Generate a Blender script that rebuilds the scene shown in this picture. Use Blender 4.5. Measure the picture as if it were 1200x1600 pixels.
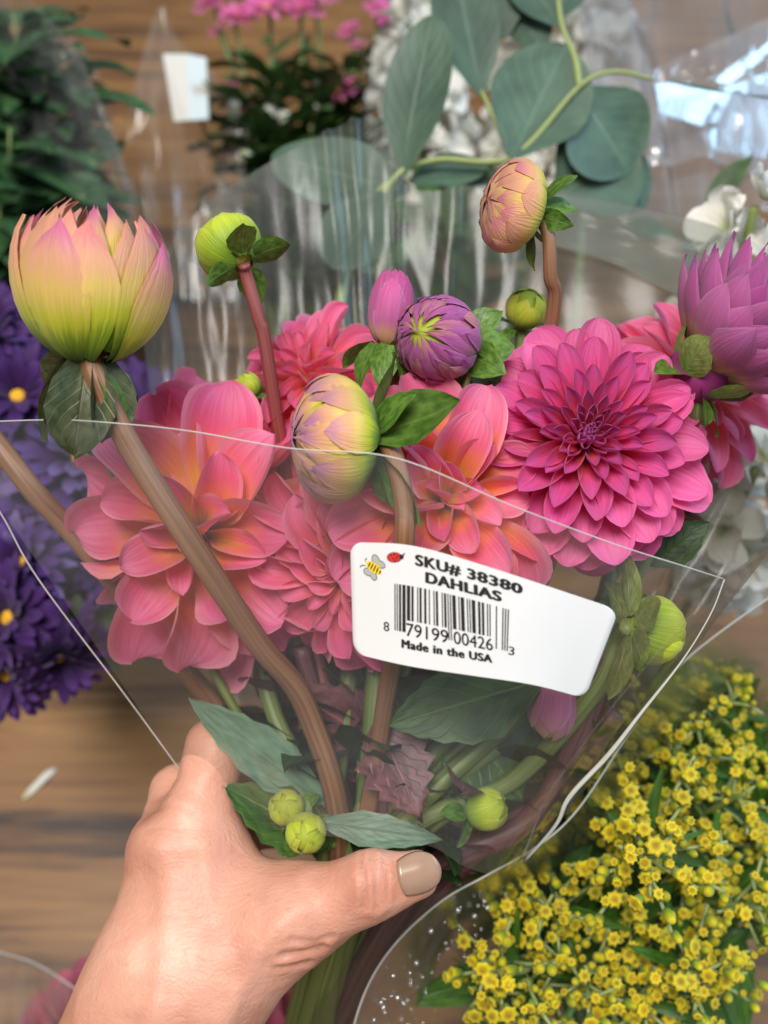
import bpy, math, random
import numpy as np
from mathutils import Vector, Matrix, noise

for _o in list(bpy.data.objects):
    bpy.data.objects.remove(_o)
SC = bpy.context.scene
COL = SC.collection
rnd = random.Random(7)
PI = math.pi

# ------------------------------------------------------------------ camera
CAM_H = 0.62
PITCH = math.radians(58)
FPX = 1500.0                                   # focal length in photograph pixels (1200 wide)
CX = Vector((1, 0, 0))
CF = Vector((0, math.cos(PITCH), -math.sin(PITCH)))
CU = Vector((0, math.sin(PITCH), math.cos(PITCH)))
CAM = Vector((0, 0, CAM_H))
cd = bpy.data.cameras.new('camera')
cam = bpy.data.objects.new('camera', cd)
COL.objects.link(cam)
cam.location = CAM
cam.rotation_euler = (PI / 2 - PITCH, 0, 0)
cd.sensor_fit = 'HORIZONTAL'
cd.sensor_width = 24
cd.lens = 24 * FPX / 1200
cd.clip_start = 0.01
cd.clip_end = 50
cd.dof.use_dof = True
cd.dof.focus_distance = 0.275
cd.dof.aperture_fstop = 7.5
SC.camera = cam

# ------------------------------------------------------------------ light
w = bpy.data.worlds.new('World')
SC.world = w
w.use_nodes = True
bg = w.node_tree.nodes['Background']
bg.inputs[0].default_value = (0.93, 0.96, 1.0, 1)
bg.inputs[1].default_value = 0.28


def area(name, loc, target, sx, sy, power, colour):
    d = bpy.data.lights.new(name, 'AREA')
    d.shape = 'RECTANGLE'
    d.size = sx
    d.size_y = sy
    d.energy = power
    d.color = colour
    o = bpy.data.objects.new(name, d)
    COL.objects.link(o)
    o.location = loc
    o.rotation_euler = (Vector(target) - Vector(loc)).to_track_quat('-Z', 'Y').to_euler()
    return o


area('shop_window', (2.0, 0.9, 1.6), (0, 0.25, 0.3), 1.4, 1.2, 42, (0.42, 0.72, 1.0))
area('ceiling_lamp', (-0.25, -0.02, 2.2), (0, 0.25, 0.3), 1.0, 0.65, 53, (1.0, 0.96, 0.91))

SC.view_settings.view_transform = 'Standard'
SC.view_settings.look = 'None'
SC.view_settings.exposure = 0.02
SC.view_settings.gamma = 1
SC.view_settings.use_curve_mapping = False
SC.cycles.max_bounces = 10
SC.cycles.transparent_max_bounces = 24
SC.cycles.transmission_bounces = 6
SC.cycles.use_denoising = True
SC.cycles.caustics_reflective = False
SC.cycles.caustics_refractive = False


# ------------------------------------------------------------------ helpers
def P(px, py, d):
    """point seen at photograph pixel (px, py), d millimetres in front of the lens"""
    d = d / 1000.0
    return CAM + d * (CF + CX * ((px - 600) / FPX) - CU * ((py - 800) / FPX))


def D(a, b, c):
    """direction: a to the side, b up the picture, c towards the lens"""
    return (CX * a + CU * b - CF * c).normalized()


def floor_at(px, py, z=0.0):
    r = CF + CX * ((px - 600) / FPX) - CU * ((py - 800) / FPX)
    return CAM + r * ((z - CAM_H) / r.z)


def lin(h):
    h = h.lstrip('#')
    o = []
    for k in (0, 2, 4):
        v = int(h[k:k + 2], 16) / 255
        o.append(v / 12.92 if v <= 0.04045 else ((v + 0.055) / 1.055) ** 2.4)
    return tuple(o)


def lerp(a, b, t):
    return a + (b - a) * t


def mixc(a, b, t):
    return tuple(lerp(x, y, t) for x, y in zip(a, b))


def curve_at(pts, t):
    """piecewise linear through (t, value) pairs"""
    if t <= pts[0][0]:
        return pts[0][1]
    for (a, x), (b, y) in zip(pts, pts[1:]):
        if t <= b:
            return lerp(x, y, (t - a) / (b - a))
    return pts[-1][1]


def spline(pts, n):
    """Catmull-Rom through points, n samples per span"""
    pts = [Vector(p) for p in pts]
    if len(pts) == 2:
        return [pts[0].lerp(pts[1], k / n) for k in range(n + 1)]
    q = [2 * pts[0] - pts[1]] + pts + [2 * pts[-1] - pts[-2]]
    out = []
    for i in range(1, len(q) - 2):
        for k in range(n):
            t = k / n
            out.append(0.5 * ((2 * q[i]) + (q[i + 1] - q[i - 1]) * t
                              + (2 * q[i - 1] - 5 * q[i] + 4 * q[i + 1] - q[i + 2]) * t * t
                              + (3 * q[i] - q[i - 1] - 3 * q[i + 1] + q[i + 2]) * t ** 3))
    out.append(pts[-1])
    return out


def frame(pos, axis, spin=0.0, up=None):
    z = Vector(axis).normalized()
    ref = Vector(up) if up is not None else (Vector((0, 0, 1)) if abs(z.z) < 0.9 else Vector((0, 1, 0)))
    x = ref.cross(z).normalized()
    y = z.cross(x)
    m = Matrix((x, y, z)).transposed().to_4x4()
    m.translation = Vector(pos)
    return m @ Matrix.Rotation(spin, 4, 'Z')


def mesh_from(name, verts, faces, uvs=None, smooth=True):
    me = bpy.data.meshes.new(name)
    me.from_pydata([tuple(v) for v in verts], [], faces)
    if uvs is not None:
        lay = me.uv_layers.new(name='UVMap')
        idx = np.empty(len(me.loops), dtype=np.int32)
        me.loops.foreach_get('vertex_index', idx)
        arr = np.array(uvs, dtype=np.float32)[idx]
        lay.data.foreach_set('uv', arr.ravel())
    if smooth:
        me.polygons.foreach_set('use_smooth', [True] * len(me.polygons))
    me.update()
    return me


def link(name, me, mat=None, parent=None, matrix=None, colour=None):
    o = bpy.data.objects.new(name, me)
    COL.objects.link(o)
    if mat is not None and me is not None and len(me.materials) == 0:
        me.materials.append(mat)
    if parent is not None:
        o.parent = parent
    if matrix is not None:
        o.matrix_basis = matrix
    if colour is not None:
        o.color = (*colour, 1)
    return o


def tag(o, label, cat, group=None, kind=None):
    if label:
        o['label'] = label
    if cat:
        o['category'] = cat
    if group:
        o['group'] = group
    if kind:
        o['kind'] = kind
    return o


def thing(name, label, cat, matrix, group=None):
    o = link(name, None, matrix=matrix)
    o.empty_display_size = 0.01
    return tag(o, label, cat, group)


def rel(parent_matrix, m):
    return parent_matrix.inverted() @ m


def tube_mesh(name, pts, radii, sides=10, cap=True, flat=1.0):
    n = len(pts)
    verts, uvs, faces = [], [], []
    t0 = (pts[1] - pts[0]).normalized()
    x = t0.orthogonal().normalized()
    for i in range(n):
        t = (pts[min(i + 1, n - 1)] - pts[max(i - 1, 0)]).normalized()
        x = (x - t * x.dot(t)).normalized()
        y = t.cross(x)
        r = radii[i] if isinstance(radii, (list, tuple)) else radii
        for k in range(sides):
            a = 2 * PI * k / sides
            verts.append(pts[i] + x * (math.cos(a) * r) + y * (math.sin(a) * r * flat))
            uvs.append((k / sides, i / (n - 1)))
    for i in range(n - 1):
        for k in range(sides):
            k2 = (k + 1) % sides
            faces.append((i * sides + k, i * sides + k2, (i + 1) * sides + k2, (i + 1) * sides + k))
    if cap:
        faces.append(tuple(range(sides - 1, -1, -1)))
        faces.append(tuple((n - 1) * sides + k for k in range(sides)))
    return mesh_from(name, verts, faces, uvs)


def grid_mesh(name, fn, nu, nv):
    """fn(u, v) -> Vector, u and v in 0..1"""
    verts, uvs, faces = [], [], []
    for j in range(nv + 1):
        for i in range(nu + 1):
            verts.append(fn(i / nu, j / nv))
            uvs.append((i / nu, j / nv))
    for j in range(nv):
        for i in range(nu):
            a = j * (nu + 1) + i
            faces.append((a, a + 1, a + nu + 2, a + nu + 1))
    return mesh_from(name, verts, faces, uvs)


def local_tube(parent, name, pts, radii, mat, sides=10, n=8, colour=None):
    """a tube given in world points, stored in the parent's frame"""
    wp = spline(pts, n)
    inv = world_of(parent).inverted()
    lp = [inv @ p for p in wp]
    m = len(lp)
    if callable(radii):
        rr = [radii(i / (m - 1)) for i in range(m)]
    else:
        rr = [radii] * m
    return link(name, tube_mesh(name, lp, rr, sides), mat, parent, colour=colour)


def world_of(o):
    m = o.matrix_basis.copy()
    p = o.parent
    while p is not None:
        m = p.matrix_basis @ m
        p = p.parent
    return m


# ------------------------------------------------------------------ petals and leaves
def petal_mesh(name, L, W, cup=0.6, bend=-0.3, wave=0.0, tip=2.2, base=0.32, peak=0.62, nu=6, nv=8,
               seed=0, twist=0.0, notch=0.0, serrate=0.0, fold=0.0, lip=0.0, ridge=0.0):
    """blade along +y, upper face +z; uv: u across, v along"""
    r = random.Random(seed)
    ph, ph2 = r.uniform(0, 6.28), r.uniform(0, 6.28)
    verts, uvs, faces = [], [], []
    y = z = 0.0
    cl = []
    vl = [1 - (1 - j / nv) ** 1.75 for j in range(nv + 1)]
    for j in range(nv + 1):
        v = vl[j]
        a = bend * v ** 1.3
        cl.append((y, z, a))
        if j < nv:
            y += math.cos(a) * L * (vl[j + 1] - v)
            z += math.sin(a) * L * (vl[j + 1] - v)
    for j in range(nv + 1):
        v = vl[j]
        if v < peak:
            s = v / peak
            wd = base + (1 - base) * math.sin(s * PI / 2) ** 1.15
        else:
            s = (v - peak) / (1 - peak)
            wd = max(0.0, 1 - s ** tip) ** (0.62 if tip > 1.9 else 0.9)
        wd = max(wd, 0.03 if tip < 2.2 else 0.10) * W / 2
        if serrate and 0 < j < nv:
            wd *= 1 + serrate * (1 if j % 2 else -1)
        cy, cz, a = cl[j]
        c = max(0.05, cup * (0.75 + 0.35 * (1 - v)))
        tw = twist * v
        for i in range(nu + 1):
            u = 2 * i / nu - 1
            ang = u * c
            x = wd * math.sin(ang) / c
            h = wd * (1 - math.cos(ang)) / c
            h += wave * L * (u * u) * math.sin(v * 7 + ph + (2.1 if u > 0 else 0)) * v
            h += wave * L * 0.35 * math.sin(v * 4 + ph2) * v
            h += fold * abs(u) * wd
            h += lip * wd * abs(u) ** 3 * (0.4 + 0.6 * math.sin(v * 5 + ph2 + u)) * min(1, v * 2)
            h += ridge * wd * math.cos(u * 9 + ph) * (1 - v * 0.5)
            yy = notch * L * (-(1 - abs(u)) * max(0, v - 0.75))
            x, h = x * math.cos(tw) - h * math.sin(tw), x * math.sin(tw) + h * math.cos(tw)
            verts.append(Vector((x, cy - math.sin(a) * h + yy, cz + math.cos(a) * h)))
            uvs.append((i / nu, v))
    for j in range(nv):
        for i in range(nu):
            q = j * (nu + 1) + i
            faces.append((q, q + 1, q + nu + 2, q + nu + 1))
    return mesh_from(name, verts, faces, uvs)


def nodes_of(mat):
    mat.use_nodes = True
    nt = mat.node_tree
    nt.nodes.clear()
    return nt, nt.nodes, nt.links


def N(ns, kind, **kw):
    n = ns.new(kind)
    for k, v in kw.items():
        setattr(n, k, v)
    return n


def ramp(ns, stops, interp='EASE'):
    r = ns.new('ShaderNodeValToRGB')
    r.color_ramp.interpolation = interp
    el = r.color_ramp.elements
    el[0].position, el[0].color = stops[0][0], (*stops[0][1], 1)
    el[1].position, el[1].color = stops[-1][0], (*stops[-1][1], 1)
    for p, c in stops[1:-1]:
        e = el.new(p)
        e.color = (*c, 1)
    return r


def petal_mat(name, stops, tint=0.55, tint_from=0.35, trans=0.35, rough=0.5, streak=0.5, edge=None):
    """base-to-tip ramp along the petal, overlaid with the object's own colour towards the tip, with fine lengthwise streaks"""
    m = bpy.data.materials.new(name)
    nt, ns, ls = nodes_of(m)
    out = N(ns, 'ShaderNodeOutputMaterial')
    uv = N(ns, 'ShaderNodeUVMap')
    sep = N(ns, 'ShaderNodeSeparateXYZ')
    ls.new(uv.outputs[0], sep.inputs[0])
    info = N(ns, 'ShaderNodeObjectInfo')
    # lengthwise streaks: noise stretched along v, offset per petal
    comb = N(ns, 'ShaderNodeCombineXYZ')
    mu = N(ns, 'ShaderNodeMath', operation='MULTIPLY')
    mu.inputs[1].default_value = 13.0
    ls.new(sep.outputs[0], mu.inputs[0])
    mv = N(ns, 'ShaderNodeMath', operation='MULTIPLY')
    mv.inputs[1].default_value = 1.1
    ls.new(sep.outputs[1], mv.inputs[0])
    mr = N(ns, 'ShaderNodeMath', operation='MULTIPLY')
    mr.inputs[1].default_value = 31.0
    ls.new(info.outputs['Random'], mr.inputs[0])
    ls.new(mu.outputs[0], comb.inputs[0])
    ls.new(mv.outputs[0], comb.inputs[1])
    ls.new(mr.outputs[0], comb.inputs[2])
    no = N(ns, 'ShaderNodeTexNoise')
    no.inputs['Scale'].default_value = 1.6
    no.inputs['Detail'].default_value = 4
    ls.new(comb.outputs[0], no.inputs['Vector'])
    # ramp position = v + streak noise
    ad = N(ns, 'ShaderNodeMath', operation='MULTIPLY_ADD')
    ls.new(no.outputs['Fac'], ad.inputs[0])
    ad.inputs[1].default_value = 0.5 * streak
    sb = N(ns, 'ShaderNodeMath', operation='SUBTRACT')
    ls.new(sep.outputs[1], sb.inputs[0])
    sb.inputs[1].default_value = 0.25 * streak
    ls.new(sb.outputs[0], ad.inputs[2])
    rp = ramp(ns, stops)
    ls.new(ad.outputs[0], rp.inputs[0])
    mp = N(ns, 'ShaderNodeMapRange', interpolation_type='SMOOTHSTEP')
    mp.inputs['From Min'].default_value = tint_from
    mp.inputs['From Max'].default_value = 1.0
    mp.inputs['To Max'].default_value = tint
    ls.new(ad.outputs[0], mp.inputs['Value'])
    mx = N(ns, 'ShaderNodeMix', data_type='RGBA')
    ls.new(mp.outputs[0], mx.inputs['Factor'])
    ls.new(rp.outputs[0], mx.inputs[6])
    ls.new(info.outputs['Color'], mx.inputs[7])
    col = mx.outputs[2]
    if edge is not None:
        # paler rim along both margins
        e1 = N(ns, 'ShaderNodeMath', operation='SUBTRACT')
        ls.new(sep.outputs[0], e1.inputs[0])
        e1.inputs[1].default_value = 0.5
        e2 = N(ns, 'ShaderNodeMath', operation='ABSOLUTE')
        ls.new(e1.outputs[0], e2.inputs[0])
        e3 = N(ns, 'ShaderNodeMapRange', interpolation_type='SMOOTHSTEP')
        e3.inputs['From Min'].default_value = 0.36
        e3.inputs['From Max'].default_value = 0.5
        e3.inputs['To Max'].default_value = 0.55
        ls.new(e2.outputs[0], e3.inputs['Value'])
        m2 = N(ns, 'ShaderNodeMix', data_type='RGBA')
        ls.new(e3.outputs[0], m2.inputs['Factor'])
        ls.new(col, m2.inputs[6])
        m2.inputs[7].default_value = (*edge, 1)
        col = m2.outputs[2]
    hs = N(ns, 'ShaderNodeHueSaturation')
    hv = N(ns, 'ShaderNodeMapRange')
    hv.inputs['To Min'].default_value = 0.86
    hv.inputs['To Max'].default_value = 1.08
    ls.new(info.outputs['Random'], hv.inputs['Value'])
    sv = N(ns, 'ShaderNodeMapRange')
    sv.inputs['From Min'].default_value = 0.32
    sv.inputs['From Max'].default_value = 0.68
    sv.inputs['To Min'].default_value = 0.90
    sv.inputs['To Max'].default_value = 1.08
    ls.new(no.outputs['Fac'], sv.inputs['Value'])
    pm_ = N(ns, 'ShaderNodeMath', operation='MULTIPLY')
    ls.new(hv.outputs[0], pm_.inputs[0])
    ls.new(sv.outputs[0], pm_.inputs[1])
    ls.new(pm_.outputs[0], hs.inputs['Value'])
    ls.new(col, hs.inputs['Color'])
    bu = N(ns, 'ShaderNodeBump')
    bu.inputs['Strength'].default_value = 0.6
    bu.inputs['Distance'].default_value = 0.0006
    ls.new(no.outputs['Fac'], bu.inputs['Height'])
    pb = N(ns, 'ShaderNodeBsdfPrincipled')
    pb.inputs['Roughness'].default_value = rough
    pb.inputs['Specular IOR Level'].default_value = 0.3
    pb.inputs['Sheen Weight'].default_value = 0.15
    ls.new(hs.outputs[0], pb.inputs['Base Color'])
    ls.new(bu.outputs[0], pb.inputs['Normal'])
    tr = N(ns, 'ShaderNodeBsdfTranslucent')
    ls.new(hs.outputs[0], tr.inputs['Color'])
    mxs = N(ns, 'ShaderNodeMixShader')
    mxs.inputs[0].default_value = trans
    ls.new(pb.outputs[0], mxs.inputs[1])
    ls.new(tr.outputs[0], mxs.inputs[2])
    ls.new(mxs.outputs[0], out.inputs[0])
    return m


def leaf_mat(name, dark, light, vein, trans=0.2, rough=0.42, veins=True, vein_amt=0.6, mottle=6.0, back=None):
    m = bpy.data.materials.new(name)
    nt, ns, ls = nodes_of(m)
    out = N(ns, 'ShaderNodeOutputMaterial')
    uv = N(ns, 'ShaderNodeUVMap')
    sep = N(ns, 'ShaderNodeSeparateXYZ')
    ls.new(uv.outputs[0], sep.inputs[0])
    info = N(ns, 'ShaderNodeObjectInfo')
    no = N(ns, 'ShaderNodeTexNoise')
    no.inputs['Scale'].default_value = mottle
    no.inputs['Detail'].default_value = 5
    no.noise_dimensions = '4D'
    ls.new(uv.outputs[0], no.inputs['Vector'])
    mw = N(ns, 'ShaderNodeMath', operation='MULTIPLY')
    mw.inputs[1].default_value = 40
    ls.new(info.outputs['Random'], mw.inputs[0])
    ls.new(mw.outputs[0], no.inputs['W'])
    rp = ramp(ns, [(0.3, dark), (0.7, light)])
    ls.new(no.outputs['Fac'], rp.inputs[0])
    col = rp.outputs[0]
    hgt = no.outputs['Fac']
    if veins:
        a = N(ns, 'ShaderNodeMath', operation='SUBTRACT')
        ls.new(sep.outputs[0], a.inputs[0])
        a.inputs[1].default_value = 0.5
        b = N(ns, 'ShaderNodeMath', operation='ABSOLUTE')
        ls.new(a.outputs[0], b.inputs[0])
        mid = N(ns, 'ShaderNodeMapRange', interpolation_type='SMOOTHSTEP')
        mid.inputs['From Min'].default_value = 0.035
        mid.inputs['From Max'].default_value = 0.0
        ls.new(b.outputs[0], mid.inputs['Value'])
        # side veins: saw of (v - 1.3|u|)
        c = N(ns, 'ShaderNodeMath', operation='MULTIPLY_ADD')
        ls.new(b.outputs[0], c.inputs[0])
        c.inputs[1].default_value = -0.75
        ls.new(sep.outputs[1], c.inputs[2])
        d = N(ns, 'ShaderNodeMath', operation='MULTIPLY')
        ls.new(c.outputs[0], d.inputs[0])
        d.inputs[1].default_value = 7.5
        f = N(ns, 'ShaderNodeMath', operation='FRACT')
        ls.new(d.outputs[0], f.inputs[0])
        g = N(ns, 'ShaderNodeMapRange', interpolation_type='SMOOTHSTEP')
        g.inputs['From Min'].default_value = 0.13
        g.inputs['From Max'].default_value = 0.0
        g.inputs['To Max'].default_value = 0.45
        ls.new(f.outputs[0], g.inputs['Value'])
        h = N(ns, 'ShaderNodeMath', operation='MAXIMUM')
        ls.new(mid.outputs[0], h.inputs[0])
        ls.new(g.outputs[0], h.inputs[1])
        s = N(ns, 'ShaderNodeMath', operation='MULTIPLY')
        s.inputs[1].default_value = vein_amt
        ls.new(h.outputs[0], s.inputs[0])
        mx = N(ns, 'ShaderNodeMix', data_type='RGBA')
        ls.new(s.outputs[0], mx.inputs['Factor'])
        ls.new(col, mx.inputs[6])
        mx.inputs[7].default_value = (*vein, 1)
        col = mx.outputs[2]
        hh = N(ns, 'ShaderNodeMath', operation='SUBTRACT')
        ls.new(no.outputs['Fac'], hh.inputs[0])
        ls.new(h.outputs[0], hh.inputs[1])
        hgt = hh.outputs[0]
    if back is not None:
        geo = N(ns, 'ShaderNodeNewGeometry')
        mb = N(ns, 'ShaderNodeMix', data_type='RGBA')
        ls.new(geo.outputs['Backfacing'], mb.inputs['Factor'])
        ls.new(col, mb.inputs[6])
        mb.inputs[7].default_value = (*back, 1)
        col = mb.outputs[2]
    hs = N(ns, 'ShaderNodeHueSaturation')
    hv = N(ns, 'ShaderNodeMapRange')
    hv.inputs['To Min'].default_value = 0.75
    hv.inputs['To Max'].default_value = 1.2
    ls.new(info.outputs['Random'], hv.inputs['Value'])
    ls.new(hv.outputs[0], hs.inputs['Value'])
    ls.new(col, hs.inputs['Color'])
    bu = N(ns, 'ShaderNodeBump')
    bu.inputs['Strength'].default_value = 0.4
    bu.inputs['Distance'].default_value = 0.0008
    ls.new(hgt, bu.inputs['Height'])
    pb = N(ns, 'ShaderNodeBsdfPrincipled')
    pb.inputs['Roughness'].default_value = rough
    pb.inputs['Specular IOR Level'].default_value = 0.4
    ls.new(hs.outputs[0], pb.inputs['Base Color'])
    ls.new(bu.outputs[0], pb.inputs['Normal'])
    tr = N(ns, 'ShaderNodeBsdfTranslucent')
    ls.new(hs.outputs[0], tr.inputs['Color'])
    mxs = N(ns, 'ShaderNodeMixShader')
    mxs.inputs[0].default_value = trans
    ls.new(pb.outputs[0], mxs.inputs[1])
    ls.new(tr.outputs[0], mxs.inputs[2])
    ls.new(mxs.outputs[0], out.inputs[0])
    return m


def stem_mat(name, a, b, rough=0.5):
    m = bpy.data.materials.new(name)
    nt, ns, ls = nodes_of(m)
    out = N(ns, 'ShaderNodeOutputMaterial')
    tc = N(ns, 'ShaderNodeUVMap')
    mp = N(ns, 'ShaderNodeMapping')
    mp.inputs['Scale'].default_value = (14, 2.5, 1)
    ls.new(tc.outputs[0], mp.inputs[0])
    no = N(ns, 'ShaderNodeTexNoise')
    no.inputs['Scale'].default_value = 1.5
    no.inputs['Detail'].default_value = 5
    ls.new(mp.outputs[0], no.inputs['Vector'])
    rp = ramp(ns, [(0.3, a), (0.72, b)])
    ls.new(no.outputs['Fac'], rp.inputs[0])
    bu = N(ns, 'ShaderNodeBump')
    bu.inputs['Strength'].default_value = 0.3
    bu.inputs['Distance'].default_value = 0.0005
    ls.new(no.outputs['Fac'], bu.inputs['Height'])
    pb = N(ns, 'ShaderNodeBsdfPrincipled')
    pb.inputs['Roughness'].default_value = rough
    ls.new(rp.outputs[0], pb.inputs['Base Color'])
    ls.new(bu.outputs[0], pb.inputs['Normal'])
    ls.new(pb.outputs[0], out.inputs[0])
    return m


def film_mat(name, veil=0.06, veil_col=(0.85, 0.87, 0.86), tint=(0.95, 0.96, 0.95), rough=0.06, gloss=1.0, ior=1.5,
             bump=0.25, bscale=40.0, stretch=(1, 1, 1), cloud=0.5):
    """clear cellophane: looked through, mirrored at its faces by its own Fresnel, a little milky"""
    m = bpy.data.materials.new(name)
    nt, ns, ls = nodes_of(m)
    out = N(ns, 'ShaderNodeOutputMaterial')
    uv = N(ns, 'ShaderNodeUVMap')
    mp = N(ns, 'ShaderNodeMapping')
    mp.inputs['Scale'].default_value = stretch
    ls.new(uv.outputs[0], mp.inputs[0])
    no = N(ns, 'ShaderNodeTexNoise')
    no.inputs['Scale'].default_value = bscale
    no.inputs['Detail'].default_value = 4
    no.inputs['Distortion'].default_value = 0.6
    ls.new(mp.outputs[0], no.inputs['Vector'])
    bu = N(ns, 'ShaderNodeBump')
    bu.inputs['Strength'].default_value = bump
    bu.inputs['Distance'].default_value = 0.002
    ls.new(no.outputs['Fac'], bu.inputs['Height'])
    tp = N(ns, 'ShaderNodeBsdfTransparent')
    tp.inputs[0].default_value = (*tint, 1)
    df = N(ns, 'ShaderNodeBsdfDiffuse')
    df.inputs[0].default_value = (*veil_col, 1)
    tl = N(ns, 'ShaderNodeBsdfTranslucent')
    tl.inputs[0].default_value = (*veil_col, 1)
    mv = N(ns, 'ShaderNodeMixShader')
    mv.inputs[0].default_value = 0.45
    ls.new(df.outputs[0], mv.inputs[1])
    ls.new(tl.outputs[0], mv.inputs[2])
    # uneven milkiness
    cn = N(ns, 'ShaderNodeTexNoise')
    cn.inputs['Scale'].default_value = bscale * 0.25
    cn.inputs['Detail'].default_value = 3
    ls.new(mp.outputs[0], cn.inputs['Vector'])
    cr = N(ns, 'ShaderNodeMapRange')
    cr.inputs['From Min'].default_value = 0.3
    cr.inputs['From Max'].default_value = 0.7
    cr.inputs['To Min'].default_value = veil * (1 - cloud)
    cr.inputs['To Max'].default_value = veil * (1 + cloud)
    ls.new(cn.outputs['Fac'], cr.inputs['Value'])
    m1 = N(ns, 'ShaderNodeMixShader')
    ls.new(cr.outputs[0], m1.inputs[0])
    ls.new(tp.outputs[0], m1.inputs[1])
    ls.new(mv.outputs[0], m1.inputs[2])
    gl = N(ns, 'ShaderNodeBsdfGlossy')
    gl.inputs['Roughness'].default_value = rough
    ls.new(bu.outputs[0], gl.inputs['Normal'])
    ge = N(ns, 'ShaderNodeNewGeometry')
    dt = N(ns, 'ShaderNodeVectorMath', operation='DOT_PRODUCT')
    ls.new(ge.outputs['Incoming'], dt.inputs[0])
    ls.new(bu.outputs[0], dt.inputs[1])
    ab = N(ns, 'ShaderNodeMath', operation='ABSOLUTE')
    ls.new(dt.outputs['Value'], ab.inputs[0])
    iv = N(ns, 'ShaderNodeMath', operation='SUBTRACT')
    iv.use_clamp = True
    iv.inputs[0].default_value = 1.0
    ls.new(ab.outputs[0], iv.inputs[1])
    pw = N(ns, 'ShaderNodeMath', operation='POWER')
    ls.new(iv.outputs[0], pw.inputs[0])
    pw.inputs[1].default_value = 5.0
    f0 = ((ior - 1) / (ior + 1)) ** 2
    sl_ = N(ns, 'ShaderNodeMath', operation='MULTIPLY_ADD')
    ls.new(pw.outputs[0], sl_.inputs[0])
    sl_.inputs[1].default_value = 1 - f0
    sl_.inputs[2].default_value = f0
    # front and back face of the film both mirror
    fm = N(ns, 'ShaderNodeMath', operation='MULTIPLY')
    fm.use_clamp = True
    fm.inputs[1].default_value = 1.8 * gloss
    ls.new(sl_.outputs[0], fm.inputs[0])
    m2 = N(ns, 'ShaderNodeMixShader')
    ls.new(fm.outputs[0], m2.inputs[0])
    ls.new(m1.outputs[0], m2.inputs[1])
    ls.new(gl.outputs[0], m2.inputs[2])
    ls.new(m2.outputs[0], out.inputs[0])
    return m


def plain_mat(name, col, rough=0.5, spec=0.4, nscale=0, namt=0.15):
    m = bpy.data.materials.new(name)
    nt, ns, ls = nodes_of(m)
    out = N(ns, 'ShaderNodeOutputMaterial')
    pb = N(ns, 'ShaderNodeBsdfPrincipled')
    pb.inputs['Base Color'].default_value = (*col, 1)
    pb.inputs['Roughness'].default_value = rough
    pb.inputs['Specular IOR Level'].default_value = spec
    if nscale:
        tc = N(ns, 'ShaderNodeTexCoord')
        no = N(ns, 'ShaderNodeTexNoise')
        no.inputs['Scale'].default_value = nscale
        no.inputs['Detail'].default_value = 5
        ls.new(tc.outputs['Object'], no.inputs['Vector'])
        rp = ramp(ns, [(0.3, tuple(x * (1 - namt) for x in col)), (0.7, tuple(min(1, x * (1 + namt)) for x in col))])
        ls.new(no.outputs['Fac'], rp.inputs[0])
        ls.new(rp.outputs[0], pb.inputs['Base Color'])
    ls.new(pb.outputs[0], out.inputs[0])
    return m


# ------------------------------------------------------------------ materials
M = {}
M['magenta'] = petal_mat('magenta_petal', [(0.0, lin('d8402f')), (0.3, lin('ee5060')), (0.55, lin('ea4a86')), (1.0, lin('e66cae'))],
                         tint=0.9, tint_from=0.28, streak=.6, trans=0.40, edge=lin('ee7fb4'), rough=0.45)
M['coral'] = petal_mat('coral_petal', [(0.0, lin('d2a626')), (0.26, lin('f0ac3e')), (0.46, lin('f6885e')), (0.7, lin('ef6488')), (1.0, lin('ee84b2'))],
                       tint=0.7, tint_from=0.45, trans=0.42, edge=lin('f7b0c0'), rough=0.42, streak=0.75)
M['pink'] = petal_mat('pink_petal', [(0.0, lin('e89a40')), (0.25, lin('f0805c')), (0.5, lin('ee6480')), (1.0, lin('ec78a4'))],
                      tint=0.75, tint_from=0.4, trans=0.42, edge=lin('f4a6c0'), rough=0.42, streak=0.6)
M['bud_petal'] = petal_mat('bud_petal', [(0.0, lin('4f7d12')), (0.26, lin('8fae1c')), (0.42, lin('cccc34')), (0.58, lin('e2c268')), (0.74, lin('dfa67e')), (1.0, lin('cf7a92'))],
                           tint=0.75, tint_from=0.72, trans=0.25, streak=0.55, rough=0.5)
M['green_bud'] = petal_mat('green_bud_petal', [(0.0, lin('6a8f1e')), (0.4, lin('96b32a')), (0.8, lin('c6cf3c')), (1.0, lin('d6d25a'))],
                           tint=0.4, tint_from=0.5, trans=0.2, streak=0.4, rough=0.45)
M['purple_bud'] = petal_mat('purple_bud_petal', [(0.0, lin('b99a4c')), (0.22, lin('d09a7a')), (0.45, lin('bd6698')), (1.0, lin('bc4f98'))],
                            tint=0.7, tint_from=0.3, trans=0.28, edge=lin('cc86bd'), streak=0.4)
M['purple_aster'] = petal_mat('purple_aster_petal', [(0.0, lin('3a164e')), (0.5, lin('42205e')), (1.0, lin('5c3880'))], tint=0.5, trans=0.3)
M['pink_aster'] = petal_mat('pink_aster_petal', [(0.0, lin('e96fae')), (1.0, lin('ee7fba'))], tint=0.6, trans=0.35)
M['rose'] = petal_mat('rose_petal', [(0.0, lin('8a3550')), (0.5, lin('b8506c')), (1.0, lin('c9687f'))], tint=0.4, trans=0.3, edge=lin('d88a9c'))
M['white_petal'] = petal_mat('white_petal', [(0.0, lin('c9cf9e')), (0.3, lin('e9e8dc')), (1.0, lin('f1efea'))], tint=0.2, trans=0.35)
M['sepal'] = leaf_mat('sepal_green', lin('3a5c1e'), lin('668834'), lin('86a650'), trans=0.22, vein_amt=.35)
M['sepal_dark'] = leaf_mat('withered_sepal', lin('33401f'), lin('5c6040'), lin('77745c'), trans=0.12, vein_amt=.3)
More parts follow.
